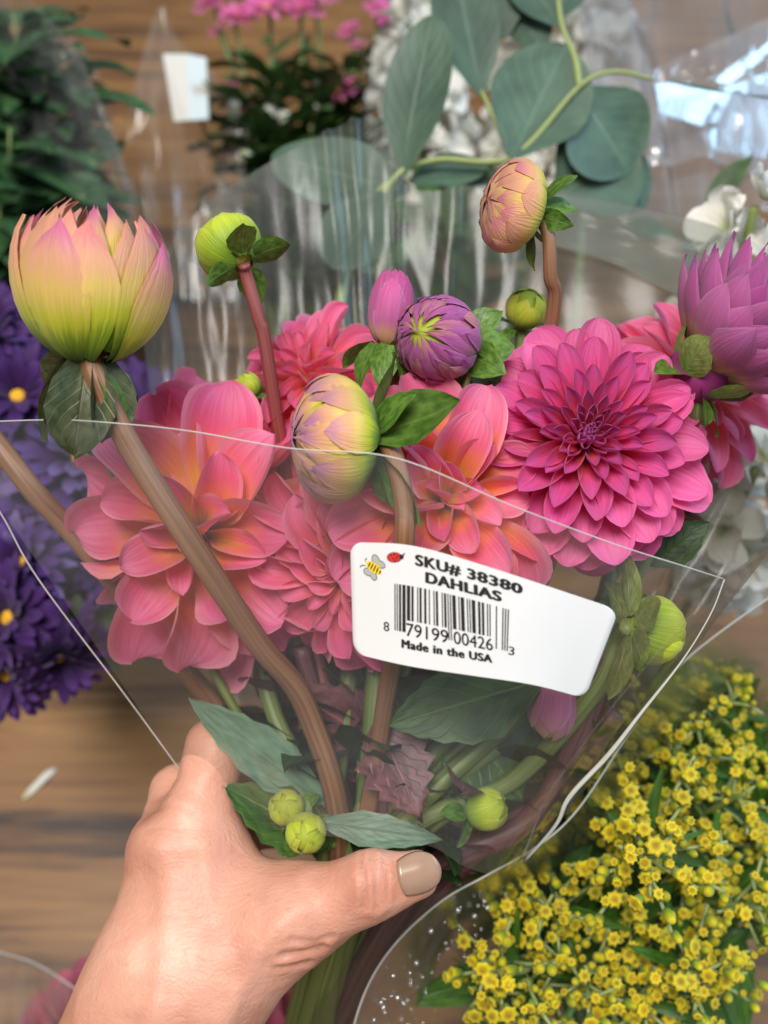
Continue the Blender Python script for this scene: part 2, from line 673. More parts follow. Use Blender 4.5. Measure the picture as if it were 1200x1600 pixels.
M['bract'] = leaf_mat('pale_bract', lin('6d7f3c'), lin('93a05a'), lin('a9b47c'), trans=0.2)
M['leaf'] = leaf_mat('dahlia_leaf', lin('27441f'), lin('46682f'), lin('7f9a5c'), trans=0.2, back=lin('6d8468'))
M['leaf_shade'] = leaf_mat('shade_green_leaf', lin('16280f'), lin('2a3f1c'), lin('4a5f38'), trans=0.15)  # leaf green darkened to stand in for shade inside the sleeve
M['leaf_pale'] = leaf_mat('pale_dahlia_leaf', lin('56705a'), lin('75927a'), lin('8fa88e'), trans=0.22, vein_amt=0.35)
M['leaf_maroon'] = leaf_mat('maroon_leaf', lin('4a2028'), lin('7a4a50'), lin('a8767a'), trans=0.2)
M['eucalyptus'] = leaf_mat('eucalyptus_leaf', lin('3a5040'), lin('4d6653'), lin('7d9480'), trans=0.12, rough=0.5, vein_amt=0.25, mottle=3, back=lin('566b52'))
M['aster_leaf'] = leaf_mat('aster_leaf', lin('2c4420'), lin('4a6a34'), lin('6d8a52'), trans=0.2)
M['foliage_dark'] = leaf_mat('dark_foliage_leaf', lin('244227'), lin('446a40'), lin('62855a'), trans=0.15)
M['solidago_leaf'] = leaf_mat('solidago_leaf', lin('2c5216'), lin('4c7424'), lin('83a84a'), trans=0.25, veins=True, vein_amt=0.3)
M['stem_brown'] = stem_mat('brown_stem', lin('6e4a34'), lin('93694a'))
M['stem_red'] = stem_mat('red_stem', lin('6f3030'), lin('92504a'))
M['stem_green'] = stem_mat('green_stem', lin('54682f'), lin('7d8a50'))
M['stem_maroon'] = stem_mat('maroon_stem', lin('4b2a30'), lin('6f464a'))
M['stem_pale'] = stem_mat('pale_stem', lin('7c8a4c'), lin('a3ad70'))
M['disc'] = plain_mat('flower_disc', lin('d9a02a'), 0.7, 0.2, 900, 0.35)
M['eye'] = plain_mat('dahlia_eye', lin('8a2f6a'), 0.6, 0.3)
M['bud_core'] = plain_mat('bud_core', lin('94a030'), 0.6, 0.3)
M['mauve_core'] = plain_mat('mauve_core', lin('b9a07c'), 0.6, 0.3)
M['film'] = film_mat('clear_film', veil=0.055, rough=0.10, bump=0.02, bscale=9, stretch=(1, 2.5, 1), gloss=0.8)
M['film_back'] = film_mat('back_film', veil=0.11, veil_col=(0.42, 0.44, 0.40), tint=(0.84, 0.84, 0.82), rough=0.25, bump=0.12, bscale=10, stretch=(3, 1, 1), gloss=0.35, cloud=0.6)
M['film_fold'] = film_mat('doubled_film', veil=0.40, veil_col=(0.30, 0.34, 0.31), tint=(0.85, 0.88, 0.86), rough=0.15, bump=0.1, bscale=6, gloss=0.12, cloud=0.25)
M['film_shiny'] = film_mat('crinkled_film', veil=0.34, veil_col=(0.66, 0.66, 0.70), tint=(0.84, 0.85, 0.88), rough=0.16, bump=0.05, bscale=5, gloss=1.5, cloud=0.6)
M['film_plain'] = film_mat('neighbour_film', veil=0.13, veil_col=(0.72, 0.68, 0.62), tint=(0.92, 0.92, 0.91), rough=0.2, bump=0.08, bscale=12, stretch=(3, 1, 1), gloss=1.0, cloud=0.9)
M['film_edge'] = film_mat('film_edge', veil=0.5, veil_col=(0.88, 0.88, 0.84), rough=0.3, bump=0, gloss=0.4, cloud=0.6, bscale=60)  # white veil paints in the light that the thin edge catches
M['film_seam'] = film_mat('film_seam', veil=0.85, veil_col=(0.9, 0.89, 0.82), rough=0.3, bump=0, gloss=0.3, cloud=0.3, bscale=60)


def wood_mat():
    m = bpy.data.materials.new('oiled_wood')
    nt, ns, ls = nodes_of(m)
    out = N(ns, 'ShaderNodeOutputMaterial')
    tc = N(ns, 'ShaderNodeTexCoord')
    mp = N(ns, 'ShaderNodeMapping')
    mp.inputs['Rotation'].default_value = (0, 0, math.radians(-6))
    mp.inputs['Scale'].default_value = (1.5, 17, 1)
    ls.new(tc.outputs['Object'], mp.inputs[0])
    n1 = N(ns, 'ShaderNodeTexNoise')
    n1.inputs['Scale'].default_value = 2.2
    n1.inputs['Detail'].default_value = 7
    n1.inputs['Roughness'].default_value = 0.62
    n1.inputs['Distortion'].default_value = 0.7
    ls.new(mp.outputs[0], n1.inputs['Vector'])
    mp2 = N(ns, 'ShaderNodeMapping')
    mp2.inputs['Rotation'].default_value = (0, 0, math.radians(-6))
    mp2.inputs['Scale'].default_value = (9, 190, 1)
    ls.new(tc.outputs['Object'], mp2.inputs[0])
    n2 = N(ns, 'ShaderNodeTexNoise')
    n2.inputs['Scale'].default_value = 1.0
    n2.inputs['Detail'].default_value = 5
    ls.new(mp2.outputs[0], n2.inputs['Vector'])
    ad = N(ns, 'ShaderNodeMath', operation='MULTIPLY_ADD')
    ls.new(n2.outputs['Fac'], ad.inputs[0])
    ad.inputs[1].default_value = 0.26
    ls.new(n1.outputs['Fac'], ad.inputs[2])
    rp = ramp(ns, [(0.46, lin('35241a')), (0.53, lin('5a3d24')), (0.59, lin('75502d')), (0.7, lin('875f36')), (0.82, lin('9a7040'))], 'LINEAR')
    ls.new(ad.outputs[0], rp.inputs[0])
    bu = N(ns, 'ShaderNodeBump')
    bu.inputs['Strength'].default_value = 0.2
    bu.inputs['Distance'].default_value = 0.002
    ls.new(ad.outputs[0], bu.inputs['Height'])
    pb = N(ns, 'ShaderNodeBsdfPrincipled')
    pb.inputs['Roughness'].default_value = 0.5
    ls.new(rp.outputs[0], pb.inputs['Base Color'])
    ls.new(bu.outputs[0], pb.inputs['Normal'])
    ls.new(pb.outputs[0], out.inputs[0])
    return m


M['wood'] = wood_mat()

# ------------------------------------------------------------------ the wooden top everything stands on
fl = link('floor', mesh_from('floor', [(-2.5, -1.2, 0), (2.5, -1.2, 0), (2.5, 3.2, 0), (-2.5, 3.2, 0)], [(0, 1, 2, 3)]), M['wood'])
tag(fl, 'brown wooden boards with dark streaky grain under the flowers', 'floor', kind='structure')


# ------------------------------------------------------------------ blooms
def ellipsoid_mesh(name, rx, ry, rz, seg=16, rings=10, z0=0.0):
    verts, faces, uvs = [], [], []
    for j in range(rings + 1):
        th = PI * j / rings
        for i in range(seg):
            a = 2 * PI * i / seg
            verts.append((rx * math.sin(th) * math.cos(a), ry * math.sin(th) * math.sin(a), z0 - rz * math.cos(th)))
            uvs.append((i / seg, j / rings))
    for j in range(rings):
        for i in range(seg):
            i2 = (i + 1) % seg
            faces.append((j * seg + i, j * seg + i2, (j + 1) * seg + i2, (j + 1) * seg + i))
    return mesh_from(name, verts, faces, uvs)


def petal_matrix(az, r0, z0, elev, roll=0.0):
    return (Matrix.Rotation(az, 4, 'Z') @ Matrix.Translation((0, r0, z0)) @ Matrix.Rotation(elev, 4, 'X')
            @ Matrix.Rotation(roll, 4, 'Y'))


def make_bloom(parent, pos, axis, style, spin=0.0, seed=1, core_mat=None, name='bloom', pname='petal'):
    """style: n, R0, H0, and piecewise curves over t (0 outermost .. 1 innermost)"""
    r = random.Random(seed)
    wm = frame(pos, axis, spin)
    core = ellipsoid_mesh(name + '_core', style['R0'] * 1.15, style['R0'] * 1.15, style['H0'] * 0.9, 14, 8, style['H0'] * 0.1)
    b = link(name, core, core_mat or M['eye'], parent, rel(world_of(parent), wm))
    K = style.get('stages', 8)
    var = style.get('variants', 3)
    lib = {}
    n = style['n']
    for i in range(n):
        t = i / (n - 1)
        k = min(K - 1, int(t * K))
        v = r.randrange(var)
        if (k, v) not in lib:
            tk = (k + 0.5) / K
            g = lambda key, dflt=0.0: curve_at(style[key], tk) if key in style else dflt
            lib[(k, v)] = petal_mesh(pname, 1.0, g('width') / g('length'), g('cup', 0.6), g('bend', -0.2), g('wave'),
                                     style.get('tip', 2.4), style.get('base', 0.32), style.get('peak', 0.6),
                                     style.get('nu', 6), style.get('nv', 8), seed * 100 + k * 10 + v,
                                     notch=style.get('notch', 0.0), lip=style.get('lip', 0.0), ridge=style.get('ridge', 0.03), twist=r.uniform(-1, 1) * style.get('twist', 0.0))
        L = curve_at(style['length'], t) * r.uniform(0.9, 1.08)
        az = i * 2.399963 + r.uniform(-0.14, 0.14)
        el = math.radians(curve_at(style['elev'], t) + r.uniform(-1, 1) * style.get('jit', 5))
        rr = style['R0'] * (1 - t) ** 0.55
        zz = style['H0'] * (1 - (1 - t) ** 1.3)
        m = petal_matrix(az, rr, zz, el, r.uniform(-1, 1) * style.get('roll', 0.15)) @ Matrix.Scale(L, 4)
        colr = style['colour'](t, r)
        link(pname, lib[(k, v)], style['mat'], b, m, colr)
    return b


def sepals(parent, wm, n, L, W, elev, mat, r0=0.004, z0=0.0, bend=-0.6, seed=3, name='sepal', jit=10, cup=0.4, serr=0.0, tip=1.7):
    r = random.Random(seed)
    lib = [petal_mesh(name, 1, W / L, cup, bend, 0.04, tip, 0.45, 0.45, 4, 6, seed * 7 + k) for k in range(2)]
    base = rel(world_of(parent), wm)
    for i in range(n):
        az = 2 * PI * i / n + r.uniform(-0.25, 0.25)
        m = base @ petal_matrix(az, r0, z0, math.radians(elev + r.uniform(-jit, jit)), r.uniform(-0.2, 0.2)) @ Matrix.Scale(L * r.uniform(0.85, 1.12), 4)
        link(name, lib[i % 2], mat, parent, m)


def bud_petal_mesh(name, R, H, da, th0, th1, off, seed, open_=0.0, nu=4, nv=10, pt=0.0):
    """a petal hugging an ellipsoid bud (axis +z, R wide, H half-height), around azimuth 0 (+y)"""
    r = random.Random(seed)
    verts, uvs, faces = [], [], []
    for j in range(nv + 1):
        v = j / nv
        th = lerp(th0, th1, v)
        wd = da * ((0.55 + 0.45 * math.sin(min(1, v / 0.45) * PI / 2)) * (1 if v < 0.55 else max(0.0, 1 - ((v - 0.55) / 0.45) ** lerp(2.2, 1.3, pt)) ** lerp(0.7, 1.0, pt)))
        for i in range(nu + 1):
            u = 2 * i / nu - 1
            ph = u * wd
            k = 1 + off * (0.4 + 0.6 * v) + 0.035 * (1 - u * u) + open_ * v * v + 0.015 * math.cos(u * 6 + seed) * v
            x = R * k * math.sin(th) * math.sin(ph)
            y = R * k * math.sin(th) * math.cos(ph)
            z = -H * (1 + off * 0.3 + open_ * 0.3 * v * v) * math.cos(th) + 0.02 * H * math.sin(v * 6 + u * 2 + seed)
            verts.append((x, y, z))
            uvs.append((i / nu, v))
    for j in range(nv):
        for i in range(nu):
            q = j * (nu + 1) + i
            faces.append((q, q + 1, q + nu + 2, q + nu + 1))
    return mesh_from(name, verts, faces, uvs)


def make_bud(parent, pos, axis, R, H, mat, rows, colour, seed=1, spin=0.0, core=None, core_top=0.9):
    """rows: (count, da, th0deg, th1deg, off, open)"""
    r = random.Random(seed)
    wm = frame(pos, axis, spin)
    b = link('bud', ellipsoid_mesh('bud_core', R * 0.88, R * 0.88, H * core_top * .97, 18, 12), core or M['bud_core'], parent,
             rel(world_of(parent), wm))
    for k, (cnt, da, t0, t1, off, op, *pt) in enumerate(rows):
        lib = [bud_petal_mesh('petal', R, H, da, math.radians(t0), math.radians(t1 + dv), off, seed * 50 + k * 5 + q, op, pt=pt[0] if pt else 0)
               for q, dv in enumerate((-10, 0, 9))]
        for i in range(cnt):
            az = 2 * PI * (i + 0.5 * (k % 2)) / cnt + r.uniform(-0.16, 0.16)
            link('petal', r.choice(lib), mat, b, Matrix.Rotation(az, 4, 'Z') @ Matrix.Rotation(r.uniform(-.05, .05), 4, 'Y') @ Matrix.Rotation(r.uniform(-.03, .03), 4, 'X'), colour(k, r))
    return b, wm


GRIP = (545, 1335, 326)
_gi = [0]


def grip_path(head, back, mids=(), tail=True):
    """stem path: from the head, through mids, to its place in the fist and on below it"""
    k = _gi[0]
    _gi[0] += 1
    a = k * 2.4
    rr = 11 * math.sqrt((k % 9 + 0.5) / 9)
    ox, oz = math.cos(a) * rr, math.sin(a) * rr
    g = P(GRIP[0] + ox * 4.6, GRIP[1], GRIP[2] + oz)
    e = P(480 + ox * 5.5 - 18 * math.sin(a * 1.7), 1640, 400 + oz * 1.6)
    pts = [head, head + back] + [P(*q) for q in mids] + [g]
    if tail:
        pts.append(e)
    return pts


def stem(parent, pts, r0=0.0026, r1=0.0034, mat='stem_brown', n=8):
    return local_tube(parent, 'stem', pts, lambda t: lerp(r0, r1, t), M[mat], 10, n)


def leaf(parent, base, direction, up, L, W, mat, bend=-0.4, seed=1, name='leaf', serr=0.0, wave=0.03, cup=0.25, tip=1.6, nv=10, nu=6, peak=0.42, base_w=0.2):
    y = Vector(direction).normalized()
    z = Vector(up)
    z = (z - y * z.dot(y)).normalized()
    x = y.cross(z)
    m = Matrix((x, y, z)).transposed().to_4x4()
    m.translation = Vector(base)
    me = petal_mesh(name, L, W, cup, bend, wave, tip, base_w, peak, nu, nv, seed, serrate=serr)
    return link(name, me, M[mat], parent, rel(world_of(parent), m))


# --- styles
def col_mag(t, r):
    return mixc(mixc(lin('ec62a6'), lin('f07aae'), r.random()), lin('b53592'), min(1, max(0, (t - 0.25) * 1.7)))


ST_MAGENTA = dict(n=150, R0=0.0085, H0=0.0125, mat=M['magenta'], stages=10, variants=2,
                  length=[(0, .033), (0.25, .0315), (0.5, .0245), (0.7, .0155), (0.85, .0095), (1, .0055)],
                  width=[(0, .0175), (0.25, .0165), (0.5, .0115), (0.7, .0075), (0.85, .0055), (1, .0034)],
                  elev=[(0, -16), (0.2, 4), (0.4, 24), (0.6, 44), (0.8, 64), (1, 86)],
                  cup=[(0, .55), (0.25, .8), (0.45, 1.35), (0.65, 2.1), (1, 2.6)],
                  bend=[(0, -.35), (0.3, -.3), (0.6, -.1), (0.85, .35), (1, .7)],
                  wave=[(0, .03), (0.4, .012), (1, 0)], tip=3.0, base=0.4, peak=0.58, jit=6, roll=0.16, colour=col_mag, lip=.25, nu=8, nv=9)


def col_cor(t, r):
    return mixc(lin('ec66a0'), lin('f590ae'), r.random())


ST_CORAL_B = dict(n=40, R0=0.008, H0=0.011, mat=M['coral'], stages=7, variants=4,
                  length=[(0, .046), (0.4, .043), (0.7, .033), (1, .017)],
                  width=[(0, .027), (0.4, .026), (0.7, .021), (1, .011)],
                  elev=[(0, -34), (0.3, -8), (0.6, 20), (0.85, 45), (1, 66)],
                  cup=[(0, .45), (0.5, .8), (0.8, 1.2), (1, 1.7)],
                  bend=[(0, -.75), (0.5, -.7), (1, -.3)], wave=[(0, .10), (0.5, .11), (1, .06)],
                  tip=2.7, base=0.36, peak=0.58, jit=17, roll=0.85, nu=10, nv=13, twist=0.7, colour=col_cor, lip=.6)
ST_CORAL_C = dict(ST_CORAL_B, n=52, length=[(0, .038), (0.4, .036), (0.7, .028), (1, .013)],
                  width=[(0, .025), (0.4, .023), (0.7, .018), (1, .009)], roll=0.5, jit=12, twist=0.4,
                  wave=[(0, .07), (0.5, .08), (1, .04)])


def col_pk(t, r):
    return mixc(lin('e95a96'), lin('f283a8'), r.random())


ST_PINK = dict(ST_CORAL_C, n=64, mat=M['pink'], colour=col_pk,
               length=[(0, .031), (0.4, .030), (0.7, .022), (1, .009)],
               width=[(0, .015), (0.4, .014), (0.7, .011), (1, .006)],
               cup=[(0, .6), (0.5, 1.0), (1, 2.2)], wave=[(0, .03), (1, .02)], roll=0.25, twist=0.2, nu=7, nv=9)


def dahlia(label, pos, axis, style, mids=(), seed=1, spin=0.0, stem_m='stem_green', back=0.03, tail=True):
    c = P(*pos)
    ax = Vector(axis)
    th = thing('dahlia', label, 'dahlia', frame(c - ax * 0.012, ax), 'pink and coral dahlias in the held bouquet')
    make_bloom(th, c - ax * 0.006, ax, style, spin, seed)
    sepals(th, frame(c - ax * 0.012, ax), 6, 0.014, 0.008, -35, M['sepal'], seed=seed)
    stem(th, grip_path(c - ax * 0.012, -ax * back - CU * 0.012, mids, tail), mat=stem_m)
    return th


dahlia('full magenta pink dahlia with a dense dark purple centre', (914, 690, 290), D(-.06, .24, 1), ST_MAGENTA, [(760, 1080, 325)], 11)
dahlia('large loose coral dahlia with wavy drooping petals, crossed by a thick brown stem', (318, 832, 308), D(-.06, -.05, 1), ST_CORAL_B, [(430, 1120, 330)], 12, 0.6)
dahlia('open coral dahlia with a yellow heart, directly above the white label', (694, 786, 286), D(.14, .10, 1), ST_CORAL_C, [(620, 1090, 322)], 13, 0.3)
dahlia('deep pink dahlia hanging its narrow petals behind the label edge', (548, 892, 298), D(-.35, -.35, .85), dict(ST_PINK, length=[(0, .035), (0.4, .033), (0.7, .023), (1, .009)], width=[(0, .018), (0.4, .016), (0.7, .012), (1, .006)]), [(575, 1120, 326)], 14)
dahlia('small coral pink dahlia behind the cluster of purple buds', (492, 602, 330), D(-.28, .45, .8), ST_PINK, [(560, 900, 338)], 15)
dahlia('pink dahlia with rolled petals behind the half open purple bud', (1085, 615, 335), D(.25, .1, .9), ST_PINK, [(900, 1050, 335)], 16, 1.0)


# --- buds
def bud_thing(name, label, pos, axis, R, H, mat, rows, colour, seed, stem_pts, stem_m, group='dahlia buds in the held bouquet',
              sep=None, stem_r=(0.0026, 0.0034), core=None, core_top=0.9):
    c = P(*pos)
    ax = Vector(axis)
    th = thing(name, label, 'flower bud', frame(c - ax * H, ax), group)
    b, wm = make_bud(th, c, ax, R, H, mat, rows, colour, seed, core=core, core_top=core_top)
    basem = frame(c - ax * H * 0.93, ax)
    for s in (sep or []):
        sepals(th, basem, seed=seed + s.get('ds', 0), **{k: v for k, v in s.items() if k != 'ds'})
    if stem_pts:
        stem(th, stem_pts(c - ax * H * 0.95, ax), stem_r[0], stem_r[1], stem_m)
    return th


def tipc(*cols):
    def f(k, r):
        a = lin(r.choice(cols))
        return a
    return f


# big half-open bud at the side
bud_thing('dahlia_bud', 'big half open bud, lime base and pink tips, with withered brown sepals', (146, 440, 262), D(.12, .96, .22), 0.0192, 0.0225,
          M['bud_petal'],
          [(5, .50, 16, 120, .04, .16, .6), (7, .46, 24, 130, -.0, .16, .7), (8, .38, 36, 140, -.09, .2, .9), (9, .32, 48, 147, -.18, .22, 1), (8, .32, 60, 152, -.3, .2, 1), (6, .4, 70, 156, -.44, .1, 1)],
          tipc('d99270', 'cf5f96', 'd47a6e', 'dba06a'), 21,
          lambda b, ax: [b + ax * 0.004, P(150, 590, 263), P(205, 700, 268), P(300, 850, 272), P(400, 1000, 288), P(480, 1110, 305), P(530, 1335, 322), P(470, 1640, 395)],
          'stem_brown',
          sep=[dict(n=5, L=0.025, W=0.019, elev=-48, mat=M['sepal_dark'], ds=1, bend=-.9, jit=24, cup=.9), dict(n=4, L=0.024, W=0.017, elev=-62, mat=M['sepal'], ds=5, jit=14)],
          stem_r=(0.0032, 0.0040), core=M['bud_core'], core_top=.55)
# small lime bud seen from below
bud_thing('dahlia_bud', 'small lime green bud nodding on a thin red stem', (358, 386, 300), D(-.45, .55, -.35), 0.0105, 0.0095, M['green_bud'],
          [(6, .62, 18, 128, .02, .0), (6, .6, 35, 150, -.03, 0)], tipc('c8d43a', 'b5cc30'), 22,
          lambda b, ax: [b, P(385, 430, 299), P(405, 500, 302), P(418, 560, 306), P(470, 900, 330), P(540, 1335, 330), P(470, 1640, 405)], 'stem_red',
          sep=[dict(n=4, L=0.0125, W=0.0095, elev=-15, mat=M['sepal'], ds=2, r0=0.003, jit=22)], stem_r=(0.0020, 0.0026))
# upper bud
bud_thing('dahlia_bud', 'yellow green bud flushed peach, standing highest on a brown stem', (800, 322, 288), D(-.86, .12, .35), 0.0128, 0.0085, M['bud_petal'],
          [(9, .44, 20, 128, .08, .0), (9, .42, 34, 150, .02, .0), (8, .42, 60, 168, -.04, 0), (6, .5, 90, 178, -.09, 0)], tipc('d2926a', 'd8a26e', 'cf7d86'), 23,
          lambda b, ax: [b, P(856, 365, 289), P(860, 430, 292), P(862, 500, 300), P(800, 800, 330), P(590, 1335, 334), P(490, 1640, 405)], 'stem_brown',
          sep=[dict(n=5, L=0.0135, W=0.0075, elev=-5, mat=M['sepal'], ds=3, jit=26, r0=0.003, bend=-.3), dict(n=3, L=0.0115, W=0.006, elev=-60, mat=M['sepal'], ds=8, jit=12)], stem_r=(0.0020, 0.0026), core=M['mauve_core'])
# purple striped round bud
bud_thing('dahlia_bud', 'round closed bud with purple striped petals and a green eye', (684, 530, 282), D(-.48, .05, .85), 0.0118, 0.0125, M['purple_bud'],
          [(13, .27, 20, 116, .08, .0, .4), (15, .22, 34, 132, .03, .0, .5), (15, .2, 50, 146, -.02, 0, .6), (14, .2, 70, 158, -.06, .02, .7), (12, .26, 90, 170, -.1, .03, .8)],
          tipc('b05fa2', 'a9509a', 'c08a72'), 24,
          lambda b, ax: [b, b - ax * .012 - CU * .012, P(690, 700, 315), P(570, 1335, 330), P(480, 1640, 402)], 'stem_green',
          sep=[dict(n=5, L=0.016, W=0.011, elev=5, mat=M['sepal'], ds=4, jit=18, r0=0.004)])
# slim pink bud behind it
bud_thing('dahlia_bud', 'slim pointed pink bud with a pale yellow base, half opened', (612, 478, 291), D(.10, .95, .15), 0.0072, 0.0125, M['purple_bud'],
          [(5, .75, 18, 140, .02, -.15), (5, .6, 20, 158, -.05, -.2), (4, .6, 30, 166, -.1, -.25)], tipc('d24f92', 'd9609a'), 25,
          lambda b, ax: [b, P(608, 580, 295), P(600, 800, 318), P(560, 1335, 320), P(475, 1640, 398)], 'stem_green',
          sep=[dict(n=6, L=0.014, W=0.009, elev=-45, mat=M['sepal'], ds=5, jit=22)], core=M['eye'], core_top=.8)
# front bud
bud_thing('dahlia_bud', 'closed yellow green bud with mauve petal tips in front of the coral dahlias', (522, 686, 264), D(-.93, .0, .25), 0.0165, 0.0118, M['bud_petal'],
          [(11, .33, 18, 132, .08, .0, .3), (13, .28, 30, 146, .03, -.0, .4), (13, .26, 45, 158, -.02, -.0, .5), (11, .28, 70, 168, -.06, .04, .8), (9, .34, 90, 177, -.09, .08, .9)],
          tipc('b98ab0', 'b47fae', 'c293a4'), 26,
          lambda b, ax: [b, P(610, 702, 262), P(630, 775, 256), P(632, 850, 255), P(622, 960, 272), P(605, 1080, 302), P(560, 1335, 322), P(482, 1640, 396)], 'stem_brown',
          sep=[dict(n=5, L=0.025, W=0.017, elev=-38, mat=M['sepal'], ds=6, jit=20, r0=0.004, bend=.5, cup=.7), dict(n=3, L=0.016, W=0.009, elev=-30, mat=M['sepal'], ds=9, jit=30)],
          stem_r=(0.0027, 0.0031), core=M['mauve_core'])
# little yellow bud
bud_thing('dahlia_bud', 'tiny yellow ball bud tucked behind the magenta dahlia', (822, 483, 318), D(.15, .6, .6), 0.0068, 0.0068, M['green_bud'],
          [(6, .6, 18, 130, .02, .0), (6, .55, 34, 155, -.03, 0)], tipc('d8cf4a', 'cfcf48'), 27,
          lambda b, ax: [b, P(815, 560, 325), P(780, 800, 335), P(580, 1335, 336), P(486, 1640, 408)], 'stem_green',
          sep=[dict(n=5, L=0.011, W=0.0055, elev=15, mat=M['sepal'], ds=7, jit=20)])
# half-open purple bud
ST_PURPLE = dict(n=130, R0=0.0095, H0=0.016, mat=M['purple_bud'], stages=8, variants=2,
                 length=[(0, .028), (0.3, .029), (0.6, .026), (0.85, .018), (1, .010)],
                 width=[(0, .0165), (0.3, .0140), (0.6, .0105), (1, .0055)],
                 elev=[(0, 26), (0.25, 36), (0.5, 48), (0.75, 64), (1, 86)],
                 cup=[(0, .7), (0.4, .9), (1, 1.5)], bend=[(0, .75), (0.3, .55), (0.7, .4), (1, .4)],
                 wave=[(0, .02), (1, .01)], tip=1.7, base=0.6, peak=0.45, jit=4, roll=0.1, lip=.2,
                 colour=lambda t, r: mixc(mixc(lin('bd559c'), lin('d284b6'), r.random()), lin('a04488'), t * .6))
_c, _a = P(1105, 572, 290), D(.62, .60, .35)
th = thing('dahlia_bud', 'big half open purple bud with dense pointed petals', 'flower bud', frame(_c, _a), 'dahlia buds in the held bouquet')
make_bloom(th, _c, _a, ST_PURPLE, 0.4, 28, name='bud')
for q in (dict(n=6, L=0.0155, W=0.0095, elev=-18, mat=M['sepal'], seed=36, jit=14, r0=0.004), dict(n=5, L=.016, W=.012, elev=48, mat=M['bract'], seed=37, jit=6, r0=.0085, bend=.5)):
    sepals(th, frame(_c - _a * .006, _a), **q)
stem(th, [_c - _a * .004, P(1088, 640, 293), P(1072, 700, 300), P(930, 1000, 325), P(590, 1335, 318), P(492, 1640, 396)], .0026, .0034, 'stem_green')
# green bud beside the label
bud_thing('dahlia_bud', 'green ball bud with pale spreading bracts beside the label corner', (1022, 985, 290), D(.75, -.15, -.2), 0.0100, 0.0092, M['green_bud'],
          [(6, .62, 18, 132, .02, .0), (6, .6, 35, 158, -.03, 0)], tipc('bccf38', 'c8d440'), 29,
          lambda b, ax: [b, P(965, 1010, 300), P(930, 1080, 305), P(800, 1220, 318), P(600, 1335, 322), P(494, 1640, 400)], 'stem_green',
          sep=[dict(n=6, L=0.019, W=0.0125, elev=0, mat=M['bract'], ds=9, jit=18, r0=0.003, bend=-.2)])
# green buds by the big stem
for k, (q, ax, s, lb) in enumerate([((123, 625, 300), D(-.3, .8, .3), .0062, 'tiny pointed green bud beside the thickest brown stem'),
                                    ((386, 603, 318), D(-.4, .7, .3), .0045, 'tiny green bud between the two coral dahlias'),
                                    ((478, 1302, 298), D(.1, .1, 1), .0062, 'glossy lime bud just above the thumb under film'),
                                    ((447, 1262, 303), D(-.1, .5, .8), .0055, 'dull green bud next to the glossy lime bud'),
                                    ((760, 1264, 312), D(.8, .3, .3), .0068, 'yellow green bud deep in the sleeve past the thumb tip'),
                                    ((862, 1108, 308), D(-.15, -.8, .2), .0078, 'faded pink bud hanging under the label')]):
    rose = k == 5
    bud_thing('dahlia_bud', lb, q, ax, s, s * (1.35 if k in (0, 5) else 1.05), M['purple_bud'] if rose else M['green_bud'],
              [(5, .7, 18, 140, .02, -.02), (5, .62, 34, 160, -.04, -.05)], tipc('d69aa0', 'c9a58a') if rose else tipc('aec63a', '8fb030'), 40 + k,
              lambda b, ax, q=q: [b, b - ax * 0.012, P(lerp(q[0], 550, .6), lerp(q[1], 1345, .7), 326), P(545, 1350, 330)] if q[1] < 1250
              else [b, b - ax * 0.008, P(lerp(q[0], 550, .6), 1325, 328), P(545, 1350, 330)], 'stem_green',
              sep=[dict(n=5, L=s * 1.7, W=s * 1.1, elev=20 if k < 2 else -10, mat=M['sepal'], ds=k, jit=16, r0=0.001)], stem_r=(0.0012, 0.002))

# extra stem at the side whose head is out of the picture
t = thing('dahlia_bud', 'bare brown stem leaning out past the purple asters', 'flower stem', frame(P(-60, 600, 300), D(-.4, .9, 0)))
make_bud(t, P(-110, 545, 300), D(-.4, .9, 0), .014, .014, M['green_bud'], [(7, .5, 18, 130, .02, 0), (6, .6, 34, 155, -.03, 0)], tipc('c8d43a'), 61)
stem(t, [P(-95, 580, 300), P(0, 700, 300), P(55, 770, 302), P(120, 840, 312), P(260, 1010, 338), P(400, 1180, 350), P(520, 1335, 345), P(460, 1640, 405)], .0034, .0038, 'stem_brown')

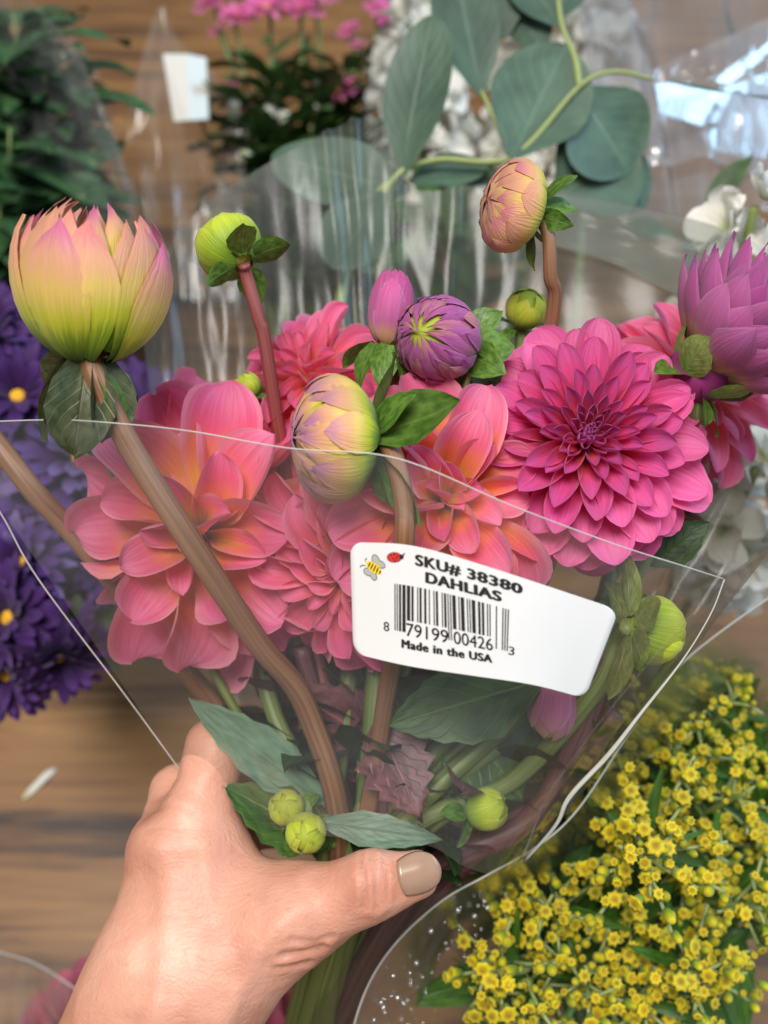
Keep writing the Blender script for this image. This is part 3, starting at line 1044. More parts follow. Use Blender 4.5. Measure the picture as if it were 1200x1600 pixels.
# ------------------------------------------------------------------ leaves inside the sleeve: one leafy shoot each
shoots = [
    ('pale green leaf pointing up past the index finger', [(298, 1092, 296, 505, 1252, 314, 17, 'leaf_pale', 0, .06)], 'stem_green'),
    ('dark green leaf lying behind the knuckle and the lime bud', [(352, 1228, 300, 520, 1320, 314, 20, 'leaf', 1, .08)], 'stem_green'),
    ('broad dark green leaf under the lower edge of the label', [(608, 1132, 292, 840, 1065, 304, 27, 'leaf', 2, .05), (690, 1060, 300, 590, 1130, 316, 18, 'leaf', 5, .05)], 'stem_green'),
    ('toothed maroon leaf in the middle of the sleeve', [(655, 1275, 300, 590, 1130, 312, 24, 'leaf_maroon', 3, .16)], 'stem_maroon'),
    ('folded grey green leaf along the top of the thumb', [(692, 1312, 296, 500, 1285, 304, 11, 'leaf_pale', 4, .05)], 'stem_green'),
    ('dark leaf filling the sleeve behind the faded pink bud', [(820, 1250, 318, 700, 1100, 326, 30, 'leaf', 6, .05), (760, 1160, 316, 880, 1080, 330, 24, 'leaf', 7, .05)], 'stem_maroon'),
    ('dark leaf at the edge of the magenta dahlia', [(1110, 815, 318, 1010, 880, 322, 15, 'leaf', 8, .04)], 'stem_green'),
    ('green leaf sticking out between the purple round bud and magenta dahlia', [(806, 540, 287, 742, 545, 285, 12, 'sepal', 9, .0), (780, 610, 292, 738, 548, 290, 13, 'leaf', 10, .0)], 'stem_green'),
    ('reddish leaf low in the sleeve', [(450, 1075, 312, 590, 1160, 326, 22, 'leaf_maroon', 11, .1), (560, 1080, 314, 640, 1200, 330, 20, 'leaf_maroon', 12, .1)], 'stem_maroon'),
    ('small dark leaf behind the label edge and green ball bud', [(1010, 930, 312, 920, 1010, 318, 18, 'leaf', 13, .05)], 'stem_green'),
]
for lb, lv, sm in shoots:
    a = lv[0]
    b0 = P(a[3], a[4], a[5])
    th = thing('dahlia_leaf', lb, 'leaf', frame(b0, D(0, 1, .3)), 'leaves of the held bouquet')
    for (x0, y0, d0, x1, y1, d1, W, mt, sd, ser) in lv:
        tipp, bs = P(x0, y0, d0), P(x1, y1, d1)
        leaf(th, bs, tipp - bs, D(0.1, .35, 1), (tipp - bs).length, W / 1000, mt, bend=-.15, seed=sd, serr=ser, nv=14 if ser else 10)
        stem(th, [bs, bs.lerp(P(*GRIP), 0.5) + CF * 0.006, P(*GRIP)], .0011, .0016, sm, 5)

SHADE_FILL = [((700, 1010, 345), (520, 1330, 350), 'leaf_shade', 'dark leafy shoot added as shade in the sleeve below the label'),  # dark shoots added to give the sleeve its inner shade
        ((820, 1020, 340), (600, 1340, 340), 'leaf_maroon', 'maroon tinged shoot added as shade near the sleeve seam'),
        ((900, 960, 345), (640, 1330, 340), 'leaf_shade', 'dark shoot added as shade behind the green ball bud'),
        ((445, 1010, 345), (510, 1330, 350), 'leaf_maroon', 'maroon shoot added as shade behind the wavy coral dahlia'),
        ((560, 1060, 352), (540, 1340, 352), 'leaf_shade', 'dark shoot added as shade in the sleeve middle'),
        ((640, 640, 365), (560, 1000, 350), 'leaf_shade', 'dark shoot added as shade between the flower heads'),
        ((860, 640, 360), (700, 1000, 350), 'leaf_shade', 'dark shoot added as shade behind the magenta dahlia'),
        ((1010, 800, 355), (800, 1150, 345), 'leaf_maroon', 'dull red shoot added as shade behind the magenta dahlia rim'),
        ((500, 1130, 345), (520, 1345, 350), 'leaf_shade', 'dark shoot added as shade behind the pale green leaf'),
        ((660, 1130, 345), (570, 1345, 348), 'leaf_shade', 'dark shoot added as shade behind the toothed maroon leaf'),
        ((790, 1130, 342), (610, 1345, 345), 'leaf_shade', 'dark shoot added as shade behind the faded pink bud'),
        ((440, 1110, 345), (500, 1335, 350), 'leaf_shade', 'dark shoot added as shade low behind the index finger')]
# stems that only show low in the sleeve
for k, (pts, mt, rr, lb) in enumerate([
        ([(600, 1000, 312), (600, 1110, 318), (585, 1335, 326), (486, 1640, 400)], 'stem_maroon', .0030, 'straight purplish stem below the label middle'),
        ([(935, 1060, 318), (900, 1150, 320), (830, 1280, 326), (640, 1390, 336), (500, 1640, 410)], 'stem_maroon', .0046, 'thick dark maroon stem along the sleeve seam'),
        ([(470, 1010, 318), (500, 1130, 324), (540, 1335, 332), (470, 1640, 412)], 'stem_maroon', .0032, 'dark stem rising behind the deep pink dahlia'),
        ([(960, 1110, 326), (880, 1230, 330), (700, 1370, 338), (510, 1640, 415)], 'stem_maroon', .0040, 'second maroon stem beside the sleeve seam'),
        ([(760, 1040, 322), (730, 1150, 326), (620, 1335, 334), (500, 1640, 412)], 'stem_green', .0030, 'green stem under the label middle')]):
    th = thing('cut_flower', lb, 'flower stem', frame(P(*pts[0]), D(0, 1, 0)), 'stems low in the held bouquet')
    stem(th, [P(*q) for q in pts], rr * .9, rr, mt)


# ------------------------------------------------------------------ cellophane sleeve
def sheet(parent, name, top, bottom, mat, nu=60, nv=30, folds=(), amp=0.0015, seed=0, bulge=0.0, fine=0.4, freq=5.0):
    """ruled sheet between two pixel curves (lists of (px,py,d)); wrinkled along its normal"""
    tp = spline([P(*q) for q in top], 12)
    bt = spline([P(*q) for q in bottom], 12)

    def at(c, u):
        x = u * (len(c) - 1)
        i = min(len(c) - 2, int(x))
        return c[i].lerp(c[i + 1], x - i)
    inv = world_of(parent).inverted()

    def f(u, v):
        p = at(tp, u).lerp(at(bt, u), v)
        w_ = noise.noise(Vector((u * freq * 2 + seed * 3.1, v * freq * 0.5, seed))) + fine * noise.noise(Vector((u * freq * 5 + 9, v * freq * 1.6, seed + 4)))
        ridge = 0.0
        for (fu, fv, wd, am) in folds:
            x = u - lerp(fu, fv, v)
            ridge += am * math.exp(-(x / wd) ** 2)
        p = p - CF * (bulge * math.sin(PI * u) * math.sin(PI * min(1, v * 1.1)))
        k = min(1, 5 * v + 0.25)
        return inv @ (p - CF * (amp * w_ * k + ridge))
    return link(name, grid_mesh(name, f, nu, nv), mat, parent)


sl = thing('flower_sleeve', 'clear cellophane sleeve wrapped round the held dahlias', 'sleeve', frame(P(*GRIP), D(0, 1, 0)))
front_top = [(-90, 662, 268), (80, 656, 262), (190, 662, 256), (300, 674, 252), (450, 700, 248), (620, 716, 244), (800, 790, 244), (960, 850, 252), (1070, 885, 262), (1132, 905, 272)]
front_bot = [(330, 1270, 318), (400, 1290, 306), (470, 1300, 296), (540, 1308, 293), (620, 1312, 292), (680, 1325, 293), (720, 1350, 296), (760, 1365, 304), (790, 1360, 312), (820, 1345, 322)]
sheet(sl, 'front_sheet', front_top, front_bot, M['film'], 90, 44, amp=0.0014, seed=1, freq=3, fine=.3,
      folds=[(.10, .16, .006, .0012), (.135, .17, .005, .0010), (.62, .60, .006, .0010), (.86, .66, .006, .0014)])
tp = spline([P(*q) for q in front_top], 10)
local_tube(sl, 'sheet_edge', [P(*q) for q in front_top], .00022, M['film_edge'], 6, 10)
local_tube(sl, 'side_seam', [P(1132, 905, 272), P(1110, 960, 276), P(1066, 1032, 281), P(1000, 1116, 287), P(950, 1180, 291), P(890, 1245, 297), P(868, 1290, 304), P(820, 1345, 322)],
           lambda t: .0002 + .00055 * min(1, max(0, (t - .25) * 3)) * (1 - max(0, t - .7) * 2.2), M['film_seam'], 7, 8)
local_tube(sl, 'side_crease', [P(-90, 662, 268), P(0, 800, 282), P(60, 905, 290), P(200, 1092, 304), P(330, 1270, 318)], .0003, M['film_edge'], 6, 8)
back_top = [(215, 470, 385), (290, 350, 398), (365, 288, 405), (480, 222, 410), (590, 186, 412), (640, 292, 404), (770, 288, 400), (900, 300, 396), (1110, 350, 388), (1260, 420, 372)]
back_bot = [(330, 1270, 345), (400, 1290, 352), (480, 1300, 356), (540, 1300, 360), (600, 1305, 362), (660, 1310, 362), (720, 1320, 360), (760, 1330, 352), (800, 1335, 342), (830, 1340, 330)]
sheet(sl, 'back_sheet', back_top, back_bot, M['film_back'], 110, 46, amp=0.004, seed=2, freq=6, fine=0.6,
      folds=[(.36, .42, .008, .004), (.40, .44, .006, .005), (.52, .5, .008, .004), (.62, .55, .006, .004)])
sheet(sl, 'folded_flap', [(868, 302, 391), (980, 322, 388), (1108, 350, 383), (1150, 372, 380)], [(852, 380, 388), (960, 412, 385), (1060, 462, 380), (1150, 482, 376)], M['film_fold'], 24, 8, amp=0.0012, seed=3)
# right side of the sleeve with crinkles
sheet(sl, 'side_sheet', [(1260, 420, 372), (1290, 640, 340), (1250, 800, 310), (1132, 905, 272)], [(830, 1340, 336), (828, 1342, 333), (825, 1343, 329), (820, 1345, 323)], M['film_back'], 40, 30, amp=0.004, seed=5, freq=5)
# lower gathered end below the fist
sheet(sl, 'gathered_end', [(600, 1400, 318), (640, 1405, 318), (700, 1390, 322), (760, 1365, 330)], [(420, 1720, 405), (470, 1720, 398), (520, 1715, 400), (560, 1700, 420)], M['film_back'], 30, 24, amp=0.004, seed=6, freq=6)


# ------------------------------------------------------------------ label
LT = [(547, 847), (640, 852), (735, 877), (850, 914), (967, 953)]
LB = [(552, 1021), (640, 1041), (740, 1056), (832, 1070), (914, 1091)]
LD = [246.0, 241.5, 239.5, 241.0, 247.0]


def cr1(vals, s):
    n = len(vals) - 1
    x = max(0, min(n - 1e-6, s * n))
    i = int(x)
    f = x - i
    g = lambda k: vals[k] if 0 <= k <= n else (2 * vals[0] - vals[1] if k < 0 else 2 * vals[n] - vals[n - 1])
    a, b, c, d = g(i - 1), g(i), g(i + 1), g(i + 2)
    return 0.5 * (2 * b + (c - a) * f + (2 * a - 5 * b + 4 * c - d) * f * f + (3 * b - a - 3 * c + d) * f ** 3)


def label_pt(s, t, lift=0.0):
    x = lerp(cr1([q[0] for q in LT], s), cr1([q[0] for q in LB], s), t)
    y = lerp(cr1([q[1] for q in LT], s), cr1([q[1] for q in LB], s), t)
    d = cr1(LD, s) + 3.0 * t
    return P(x, y, d - lift * 1000)


lab = thing('price_label', 'white barcode label with bee and ladybird stuck on the clear sleeve', 'label', frame(label_pt(.5, 1), D(0, 1, 0)))
linv = world_of(lab).inverted()
LABW, LABH = 0.0715, 0.0300


def rounded(s0, s1, t0, t1, r, n=6):
    """outline of a rounded rectangle in label fractions, r in metres"""
    out = []
    for cx_, cy_, a0 in ((s1 * LABW - r, t0 * LABH + r, -PI / 2), (s1 * LABW - r, t1 * LABH - r, 0), (s0 * LABW + r, t1 * LABH - r, PI / 2), (s0 * LABW + r, t0 * LABH + r, PI)):
        for k in range(n + 1):
            a = a0 + PI / 2 * k / n
            out.append(((cx_ + r * math.cos(a)) / LABW, (cy_ + r * math.sin(a)) / LABH))
    return out


def label_sheet():
    ns_, rr = 48, 0.0036
    ed = [rr * (1 - math.cos(PI / 2 * k / 8)) / LABH for k in range(9)]
    ts = ed + [lerp(ed[-1], 1 - ed[-1], k / 8) for k in range(1, 8)] + [1 - x for x in reversed(ed)]
    nt_ = len(ts) - 1
    verts, faces, uvs = [], [], []
    for lay in (0.0, -0.00025):
        for j in range(nt_ + 1):
            for i in range(ns_ + 1):
                s, t = i / ns_, ts[j]
                # squeeze the row so its end follows the rounded corner
                yy = t * LABH
                dy = max(0, rr - yy, yy - (LABH - rr))
                inset = rr - math.sqrt(max(0, rr * rr - dy * dy))
                x = inset + s * (LABW - 2 * inset)
                verts.append(linv @ label_pt(x / LABW, t, lay))
                uvs.append((s, t))
    w_ = ns_ + 1
    off = w_ * (nt_ + 1)
    for j in range(nt_):
        for i in range(ns_):
            a = j * w_ + i
            faces.append((a, a + w_, a + w_ + 1, a + 1))
            faces.append((off + a, off + a + 1, off + a + w_ + 1, off + a + w_))
    ring = [i for i in range(w_)] + [j * w_ + ns_ for j in range(1, nt_ + 1)] + [nt_ * w_ + i for i in range(ns_ - 1, -1, -1)] + [j * w_ for j in range(nt_ - 1, 0, -1)]
    for a, b in zip(ring, ring[1:] + ring[:1]):
        faces.append((a, b, b + off, a + off))
    return mesh_from('paper', verts, faces, uvs)


M['paper'] = plain_mat('label_paper', (0.65, 0.64, 0.63), 0.45, 0.4, 60, 0.02)
M['ink'] = plain_mat('black_ink', (0.012, 0.011, 0.011), 0.5, 0.3)
M['bee_yellow'] = plain_mat('yellow_ink', lin('e6c21e'), 0.5, 0.3)
M['wing_grey'] = plain_mat('grey_ink', lin('a4a39c'), 0.5, 0.3)
M['bug_red'] = plain_mat('red_ink', lin('c22a26'), 0.5, 0.3)
link('paper', label_sheet(), M['paper'], lab)


def text_part(name, body, s0, s1, t0, t1, bold=0.0, spacing=1.0, lift=0.00012):
    """printed words; bold: how far (in label widths) the strokes are fattened"""
    cu = bpy.data.curves.new('text_src', 'FONT')
    cu.body = body
    cu.size = 1
    cu.space_character = spacing
    cu.resolution_u = 5
    o = bpy.data.objects.new('text_src', cu)
    COL.objects.link(o)
    dg = bpy.context.evaluated_depsgraph_get()
    dg.update()
    me = bpy.data.meshes.new_from_object(o.evaluated_get(dg))
    bpy.data.objects.remove(o)
    vs = [v.co.copy() for v in me.vertices]
    fs_ = [tuple(p.vertices) for p in me.polygons]
    bpy.data.meshes.remove(me)
    x0, x1 = min(v.x for v in vs), max(v.x for v in vs)
    y0, y1 = min(v.y for v in vs), max(v.y for v in vs)
    shifts = [(0, 0)] if not bold else [(-1, 0), (-.5, .6), (0, 0), (.5, -.6), (1, 0), (.5, .6), (-.5, -.6)]
    ov, of = [], []
    asp = LABW / LABH * .55
    for q, (dx, dy) in enumerate(shifts):
        o0 = len(ov)
        for v in vs:
            s_ = lerp(s0 + bold, s1 - bold, (v.x - x0) / (x1 - x0)) + dx * bold
            t_ = lerp(t1 - bold * asp, t0 + bold * asp, (v.y - y0) / (y1 - y0)) + dy * bold * asp
            ov.append(linv @ label_pt(s_, t_, lift + q * 4e-6))
        of += [tuple(o0 + x for x in f) for f in fs_]
    return link(name, mesh_from(name, ov, of, smooth=False), M['ink'], lab)


def poly_part(name, pts, mat, parent=None, lift=0.00012):
    me = mesh_from(name, [linv @ label_pt(s, t, lift) for s, t in pts], [tuple(range(len(pts)))], smooth=False)
    return link(name, me, M[mat], parent or lab)


text_part('heading_text', 'SKU# 38380', .272, .682, .062, .170, .0042, 1.08)
text_part('product_text', 'DAHLIAS', .315, .612, .190, .288, .0045, 1.08)
text_part('number_text', '8', .138, .163, .665, .745, .0006)
text_part('number_text', '79199', .235, .405, .645, .755, .0008)
text_part('number_text', '00426', .425, .580, .640, .750, .0008)
text_part('number_text', '3', .640, .665, .675, .755, .0006)
text_part('origin_text', 'Made in the USA', .215, .578, .785, .862, .0034, 1.12)

LC = ['0001101', '0011001', '0010011', '0111101', '0100011', '0110001', '0101111', '0111011', '0110111', '0001011']
code = '879199004263'
bits = '101' + ''.join(LC[int(c)] for c in code[:6]) + '01010' + ''.join(''.join('1' if b == '0' else '0' for b in LC[int(c)]) for c in code[6:]) + '101'
i = 0
BS0, BS1 = .186, .638
while i < len(bits):
    if bits[i] == '1':
        j = i
        while j < len(bits) and bits[j] == '1':
            j += 1
        tall = i < 10 or i >= 85 or 45 <= i < 50
        s0, s1 = lerp(BS0, BS1, i / len(bits)), lerp(BS0, BS1, j / len(bits))
        tb = .725 if tall else .625
        verts, faces = [], []
        for k in range(5):
            tt = lerp(.335, tb, k / 4)
            verts += [linv @ label_pt(s0, tt, .00012), linv @ label_pt(s1, tt, .00012)]
        faces = [(2 * k, 2 * k + 2, 2 * k + 3, 2 * k + 1) for k in range(4)]
        link('bar', mesh_from('bar', verts, faces, smooth=False), M['ink'], lab)
        i = j
    else:
        i += 1


def ell(cs, ct, a, b, rot, n=20, k0=0.0, k1=1.0):
    """ellipse on the label, semi-axes in metres"""
    out = []
    for k in range(n):
        th = 2 * PI * lerp(k0, k1, k / n)
        x, y = a * math.cos(th), b * math.sin(th)
        out.append((cs + (x * math.cos(rot) - y * math.sin(rot)) / LABW, ct + (x * math.sin(rot) + y * math.cos(rot)) / LABH))
    return out


bee = poly_part('bee_print', ell(.098, .215, .0026, .0012, .5), 'bee_yellow', lift=.00018)
for (cs, ct, a, b, ro) in [(.108, .155, .0016, .0010, 1.1), (.128, .185, .0013, .0008, .3), (.075, .255, .0014, .0009, .2), (.096, .285, .0012, .0008, .9)]:
    wv = poly_part('wing_print', ell(cs, ct, a, b, ro), 'wing_grey', bee, .00014)
    poly_part('wing_outline', ell(cs, ct, a + .00018, b + .00018, ro), 'ink', bee, .00010)
for q in range(5):
    f = -0.7 + q * 0.42
    cxs = .098 + f * .0022 * math.cos(.5) / LABW
    cts = .215 + f * .0022 * math.sin(.5) / LABH
    poly_part('bee_stripe', ell(cxs, cts, .00022, .00108 * math.sqrt(max(.15, 1 - f * f * .75)), .5), 'ink', bee, .00022)
for (q0, q1, q2) in [((.066, .175), (.055, .15), (.068, .135)), ((.062, .20), (.045, .19), (.038, .215))]:
    pts = []
    for k in range(7):
        u = k / 6
        s = (1 - u) ** 2 * q0[0] + 2 * u * (1 - u) * q1[0] + u * u * q2[0]
        t_ = (1 - u) ** 2 * q0[1] + 2 * u * (1 - u) * q1[1] + u * u * q2[1]
        pts.append((s, t_))
    poly = pts + [(s + .0022, t_ + .006) for s, t_ in reversed(pts)]
    poly_part('bee_feeler', poly, 'ink', bee, .00016)
bug = poly_part('ladybird_print', ell(.186, .115, .0021, .00115, -.12), 'bug_red', lift=.00018)
poly_part('ladybird_outline', ell(.186, .115, .0023, .00132, -.12), 'ink', bug, .00012)
for cs, ct in [(.172, .10), (.186, .092), (.180, .125), (.196, .118), (.200, .10), (.188, .14)]:
    poly_part('ladybird_spot', ell(cs, ct, .00026, .00024, 0, 10), 'ink', bug, .00022)
poly_part('ladybird_head', ell(.216, .105, .0007, .0006, -.3, 12), 'ink', bug, .00020)
poly_part('ladybird_feeler', [(.218, .09), (.229, .068), (.231, .074), (.222, .10)], 'ink', bug, .00020)


# ------------------------------------------------------------------ the hand
def build_hand():
    seg = []        # (a, b, ra, rb)

    def s(a, ra, b, rb):
        seg.append((np.array(P(*a)), np.array(P(*b)), ra / 1000, rb / 1000))
    # forearm and wrist (a flat pair), back of the hand
    s((128, 1800, 296), 27, (255, 1540, 298), 24)
    s((190, 1800, 294), 26, (290, 1545, 296), 23)
    s((255, 1540, 298), 24, (268, 1360, 306), 14)
    s((290, 1545, 296), 23, (318, 1330, 304), 14)
    s((330, 1480, 296), 21, (330, 1340, 306), 12)
    s((335, 1520, 294), 18, (412, 1450, 294), 15.5)
    # thumb
    s((365, 1490, 293), 18, (470, 1426, 291), 12.8)
    s((470, 1426, 291), 12.8, (575, 1387, 285), 9.6)
    s((575, 1387, 285), 9.6, (652, 1366, 284), 8.2)
    s((390, 1400, 300), 12, (470, 1425, 293), 11)
    # index, middle, ring, little finger: over the knuckles and round behind the stems
    s((302, 1310, 304), 12.5, (338, 1168, 312), 9.4)
    s((338, 1168, 312), 9.4, (385, 1140, 350), 8.0)
    s((385, 1140, 350), 8.0, (490, 1150, 366), 7.2)
    s((262, 1335, 309), 11.5, (280, 1240, 330), 9.4)
    s((280, 1240, 330), 9.4, (370, 1215, 368), 8.4)
    s((370, 1215, 368), 8.4, (480, 1230, 378), 7.4)
    s((255, 1390, 316), 11, (270, 1310, 342), 8.8)
    s((270, 1310, 342), 8.8, (370, 1290, 378), 8.0)
    s((370, 1290, 378), 8.0, (480, 1305, 384), 7.2)
    s((262, 1450, 320), 10.5, (290, 1385, 350), 8.0)
    s((290, 1385, 350), 8.0, (380, 1365, 380), 7.2)
    s((380, 1365, 380), 7.2, (460, 1375, 382), 6.4)
    # seed surface
    verts, faces = [], []
    for a, b, ra, rb in seg:
        for k in range(7):
            t_ = k / 6
            c = a + (b - a) * t_
            r = (ra + (rb - ra) * t_) * 1.03
            base = len(verts)
            S, R_ = 12, 8
            for j in range(R_ + 1):
                th = PI * j / R_
                for i_ in range(S):
                    an = 2 * PI * i_ / S
                    verts.append(tuple(c + r * np.array((math.sin(th) * math.cos(an), math.sin(th) * math.sin(an), math.cos(th)))))
            for j in range(R_):
                for i_ in range(S):
                    i2 = (i_ + 1) % S
                    faces.append((base + j * S + i_, base + (j + 1) * S + i_, base + (j + 1) * S + i2, base + j * S + i2))
    me = mesh_from('hand_seed', verts, faces)
    o = bpy.data.objects.new('hand_seed', me)
    COL.objects.link(o)
    md = o.modifiers.new('r', 'REMESH')
    md.mode = 'VOXEL'
    md.voxel_size = 0.0011
    dg = bpy.context.evaluated_depsgraph_get()
    dg.update()
    out = bpy.data.meshes.new_from_object(o.evaluated_get(dg))
    bpy.data.objects.remove(o)
    n = len(out.vertices)
    co = np.empty(n * 3)
    out.vertices.foreach_get('co', co)
    co = co.reshape(n, 3)

    def sdf(p, k=0.0075):
        acc = np.zeros(len(p))
        for a, b, ra, rb in seg:
            ab = b - a
            h = np.clip(((p - a) @ ab) / (ab @ ab), 0, 1)
            d = np.linalg.norm(p - a - h[:, None] * ab, axis=1) - (ra + (rb - ra) * h)
            acc += np.exp(-np.clip(d, -0.06, 0.2) / k * 2.2)
        return -k / 2.2 * np.log(acc) + 0.0016

    def grad(p):
        e = 0.0004
        g = np.stack([(sdf(p + np.eye(3)[i_] * e) - sdf(p - np.eye(3)[i_] * e)) / (2 * e) for i_ in range(3)], 1)
        return g / np.maximum(1e-6, np.linalg.norm(g, axis=1))[:, None]
    for _ in range(4):
        d = sdf(co)
        co = co - grad(co) * d[:, None] * 0.9
    nr = grad(co)
    # picture coordinates of each point, for the placed creases
    q = co - np.array(CAM)
    dep = q @ np.array(CF)
    px = 600 + FPX * (q @ np.array(CX)) / dep
    py = 800 - FPX * (q @ np.array(CU)) / dep
    disp = np.zeros(n)

    def crease(pts, width, depth, ridge=0.5):
        nonlocal disp
        best = np.full(n, 1e9)
        for (x0, y0), (x1, y1) in zip(pts, pts[1:]):
            vx, vy = x1 - x0, y1 - y0
            h = np.clip(((px - x0) * vx + (py - y0) * vy) / (vx * vx + vy * vy), 0, 1)
            best = np.minimum(best, np.hypot(px - x0 - h * vx, py - y0 - h * vy))
        front = (dep < 312)
        disp -= front * depth * np.exp(-(best / width) ** 2)
        disp += front * depth * ridge * np.exp(-((best - 2.2 * width) / (1.3 * width)) ** 2)
    crease([(566, 1345), (572, 1380), (568, 1418)], 4.5, .0007)
    crease([(582, 1342), (588, 1380), (586, 1420)], 4.5, .0009)
    crease([(598, 1345), (603, 1378), (600, 1412)], 4.0, .0006)
    crease([(440, 1490), (470, 1486), (505, 1478)], 5, .0009)
    crease([(455, 1465), (490, 1470), (518, 1462)], 4, .0006)
    crease([(430, 1512), (462, 1506), (485, 1500)], 4, .0005)
    crease([(235, 1270), (270, 1262), (305, 1268)], 4, .0004)
    crease([(240, 1300), (270, 1292), (300, 1296)], 4, .0003)

    def bump(x, y, r, h, lim=330):
        nonlocal disp
        disp += (dep < lim) * h * np.exp(-((px - x) ** 2 + (py - y) ** 2) / (r * r))
    bump(236, 1318, 34, .0032)      # knuckle
    bump(280, 1262, 30, .0016)
    bump(560, 1372, 30, .0012)      # thumb joint
    bump(585, 1360, 26, .0008)
    bump(430, 1440, 50, .0022)      # thumb base
    bump(330, 1440, 26, -.0010)
    # long faint tendon and vein relief
    def rid(pts, wd, h):
        nonlocal disp
        best = np.full(n, 1e9)
        for (x0, y0), (x1, y1) in zip(pts, pts[1:]):
            vx, vy = x1 - x0, y1 - y0
            hh = np.clip(((px - x0) * vx + (py - y0) * vy) / (vx * vx + vy * vy), 0, 1)
            best = np.minimum(best, np.hypot(px - x0 - hh * vx, py - y0 - hh * vy))
        disp += (dep < 312) * h * np.exp(-(best / wd) ** 2)
    rid([(262, 1330), (262, 1450), (240, 1600)], 18, .0010)
    rid([(470, 1420), (400, 1490), (350, 1600)], 18, .0012)
    rid([(320, 1320), (330, 1430)], 16, .0007)
    for i_ in range(n):
        v = Vector(co[i_])
        disp[i_] += 0.00035 * noise.noise(v * 140) + 0.00012 * noise.noise(v * 480)
    co = co + nr * disp[:, None]
    return out, co


hand_me, hand_co = build_hand()
hand = thing('person', 'bare left hand of a person gripping the wrapped bouquet by its stems', 'person', frame(P(270, 1500, 320), D(0, 1, 0)))
hi = np.array(world_of(hand).inverted())
hl = hand_co @ hi[:3, :3].T + hi[:3, 3]
hand_me.vertices.foreach_set('co', hl.ravel())
hand_me.polygons.foreach_set('use_smooth', [True] * len(hand_me.polygons))
hand_me.update()
hand_me.name = 'hand'


def skin_mat():
    m = bpy.data.materials.new('skin')
    nt, ns, ls = nodes_of(m)
    out = N(ns, 'ShaderNodeOutputMaterial')
    tc = N(ns, 'ShaderNodeTexCoord')
    n1 = N(ns, 'ShaderNodeTexNoise')
    n1.inputs['Scale'].default_value = 38
    n1.inputs['Detail'].default_value = 5
    ls.new(tc.outputs['Object'], n1.inputs['Vector'])
    rp = ramp(ns, [(0.3, lin('bb806a')), (0.55, lin('d29b84')), (0.75, lin('ddb09a'))])
    ls.new(n1.outputs['Fac'], rp.inputs[0])
    n2 = N(ns, 'ShaderNodeTexNoise')
    n2.inputs['Scale'].default_value = 420
    n2.inputs['Detail'].default_value = 3
    ls.new(tc.outputs['Object'], n2.inputs['Vector'])
    sp = N(ns, 'ShaderNodeMapRange')
    sp.inputs['From Min'].default_value = 0.66
    sp.inputs['From Max'].default_value = 0.78
    sp.inputs['To Max'].default_value = 0.35
    ls.new(n2.outputs['Fac'], sp.inputs['Value'])
    mx = N(ns, 'ShaderNodeMix', data_type='RGBA')
    ls.new(sp.outputs[0], mx.inputs['Factor'])
    ls.new(rp.outputs[0], mx.inputs[6])
    mx.inputs[7].default_value = (*lin('a56a52'), 1)
    # fine crossing skin lines
    mp = N(ns, 'ShaderNodeMapping')
    mp.inputs['Rotation'].default_value = (0.3, 0.2, 0.5)
    mp.inputs['Scale'].default_value = (260, 900, 420)
    ls.new(tc.outputs['Object'], mp.inputs[0])
    v1 = N(ns, 'ShaderNodeTexNoise')
    v1.inputs['Scale'].default_value = 1.0
    v1.inputs['Detail'].default_value = 3
    v1.inputs['Distortion'].default_value = 0.8
    ls.new(mp.outputs[0], v1.inputs['Vector'])
    v2 = N(ns, 'ShaderNodeTexVoronoi', feature='DISTANCE_TO_EDGE')
    v2.inputs['Scale'].default_value = 620
    ls.new(tc.outputs['Object'], v2.inputs['Vector'])
    ad = N(ns, 'ShaderNodeMath', operation='MULTIPLY_ADD')
    ls.new(v2.outputs['Distance'], ad.inputs[0])
    ad.inputs[1].default_value = 0.6
    ls.new(v1.outputs['Fac'], ad.inputs[2])
    bu = N(ns, 'ShaderNodeBump')
    bu.inputs['Strength'].default_value = 0.45
    bu.inputs['Distance'].default_value = 0.0006
    ls.new(ad.outputs[0], bu.inputs['Height'])
    pb = N(ns, 'ShaderNodeBsdfPrincipled')
    ls.new(mx.outputs[2], pb.inputs['Base Color'])
    pb.inputs['Roughness'].default_value = 0.48
    pb.inputs['Specular IOR Level'].default_value = 0.4
    pb.inputs['Subsurface Weight'].default_value = 0.6
    pb.inputs['Subsurface Radius'].default_value = (0.0035, 0.0014, 0.0008)
    pb.inputs['Subsurface Scale'].default_value = 1.0
    ls.new(bu.outputs[0], pb.inputs['Normal'])
    ls.new(pb.outputs[0], out.inputs[0])
    return m


M['skin'] = skin_mat()
M['nail'] = plain_mat('nail_polish', lin('9c7c66'), 0.22, 0.5, 300, 0.04)
hand_me.materials.clear()
link('hand', hand_me, M['skin'], hand)


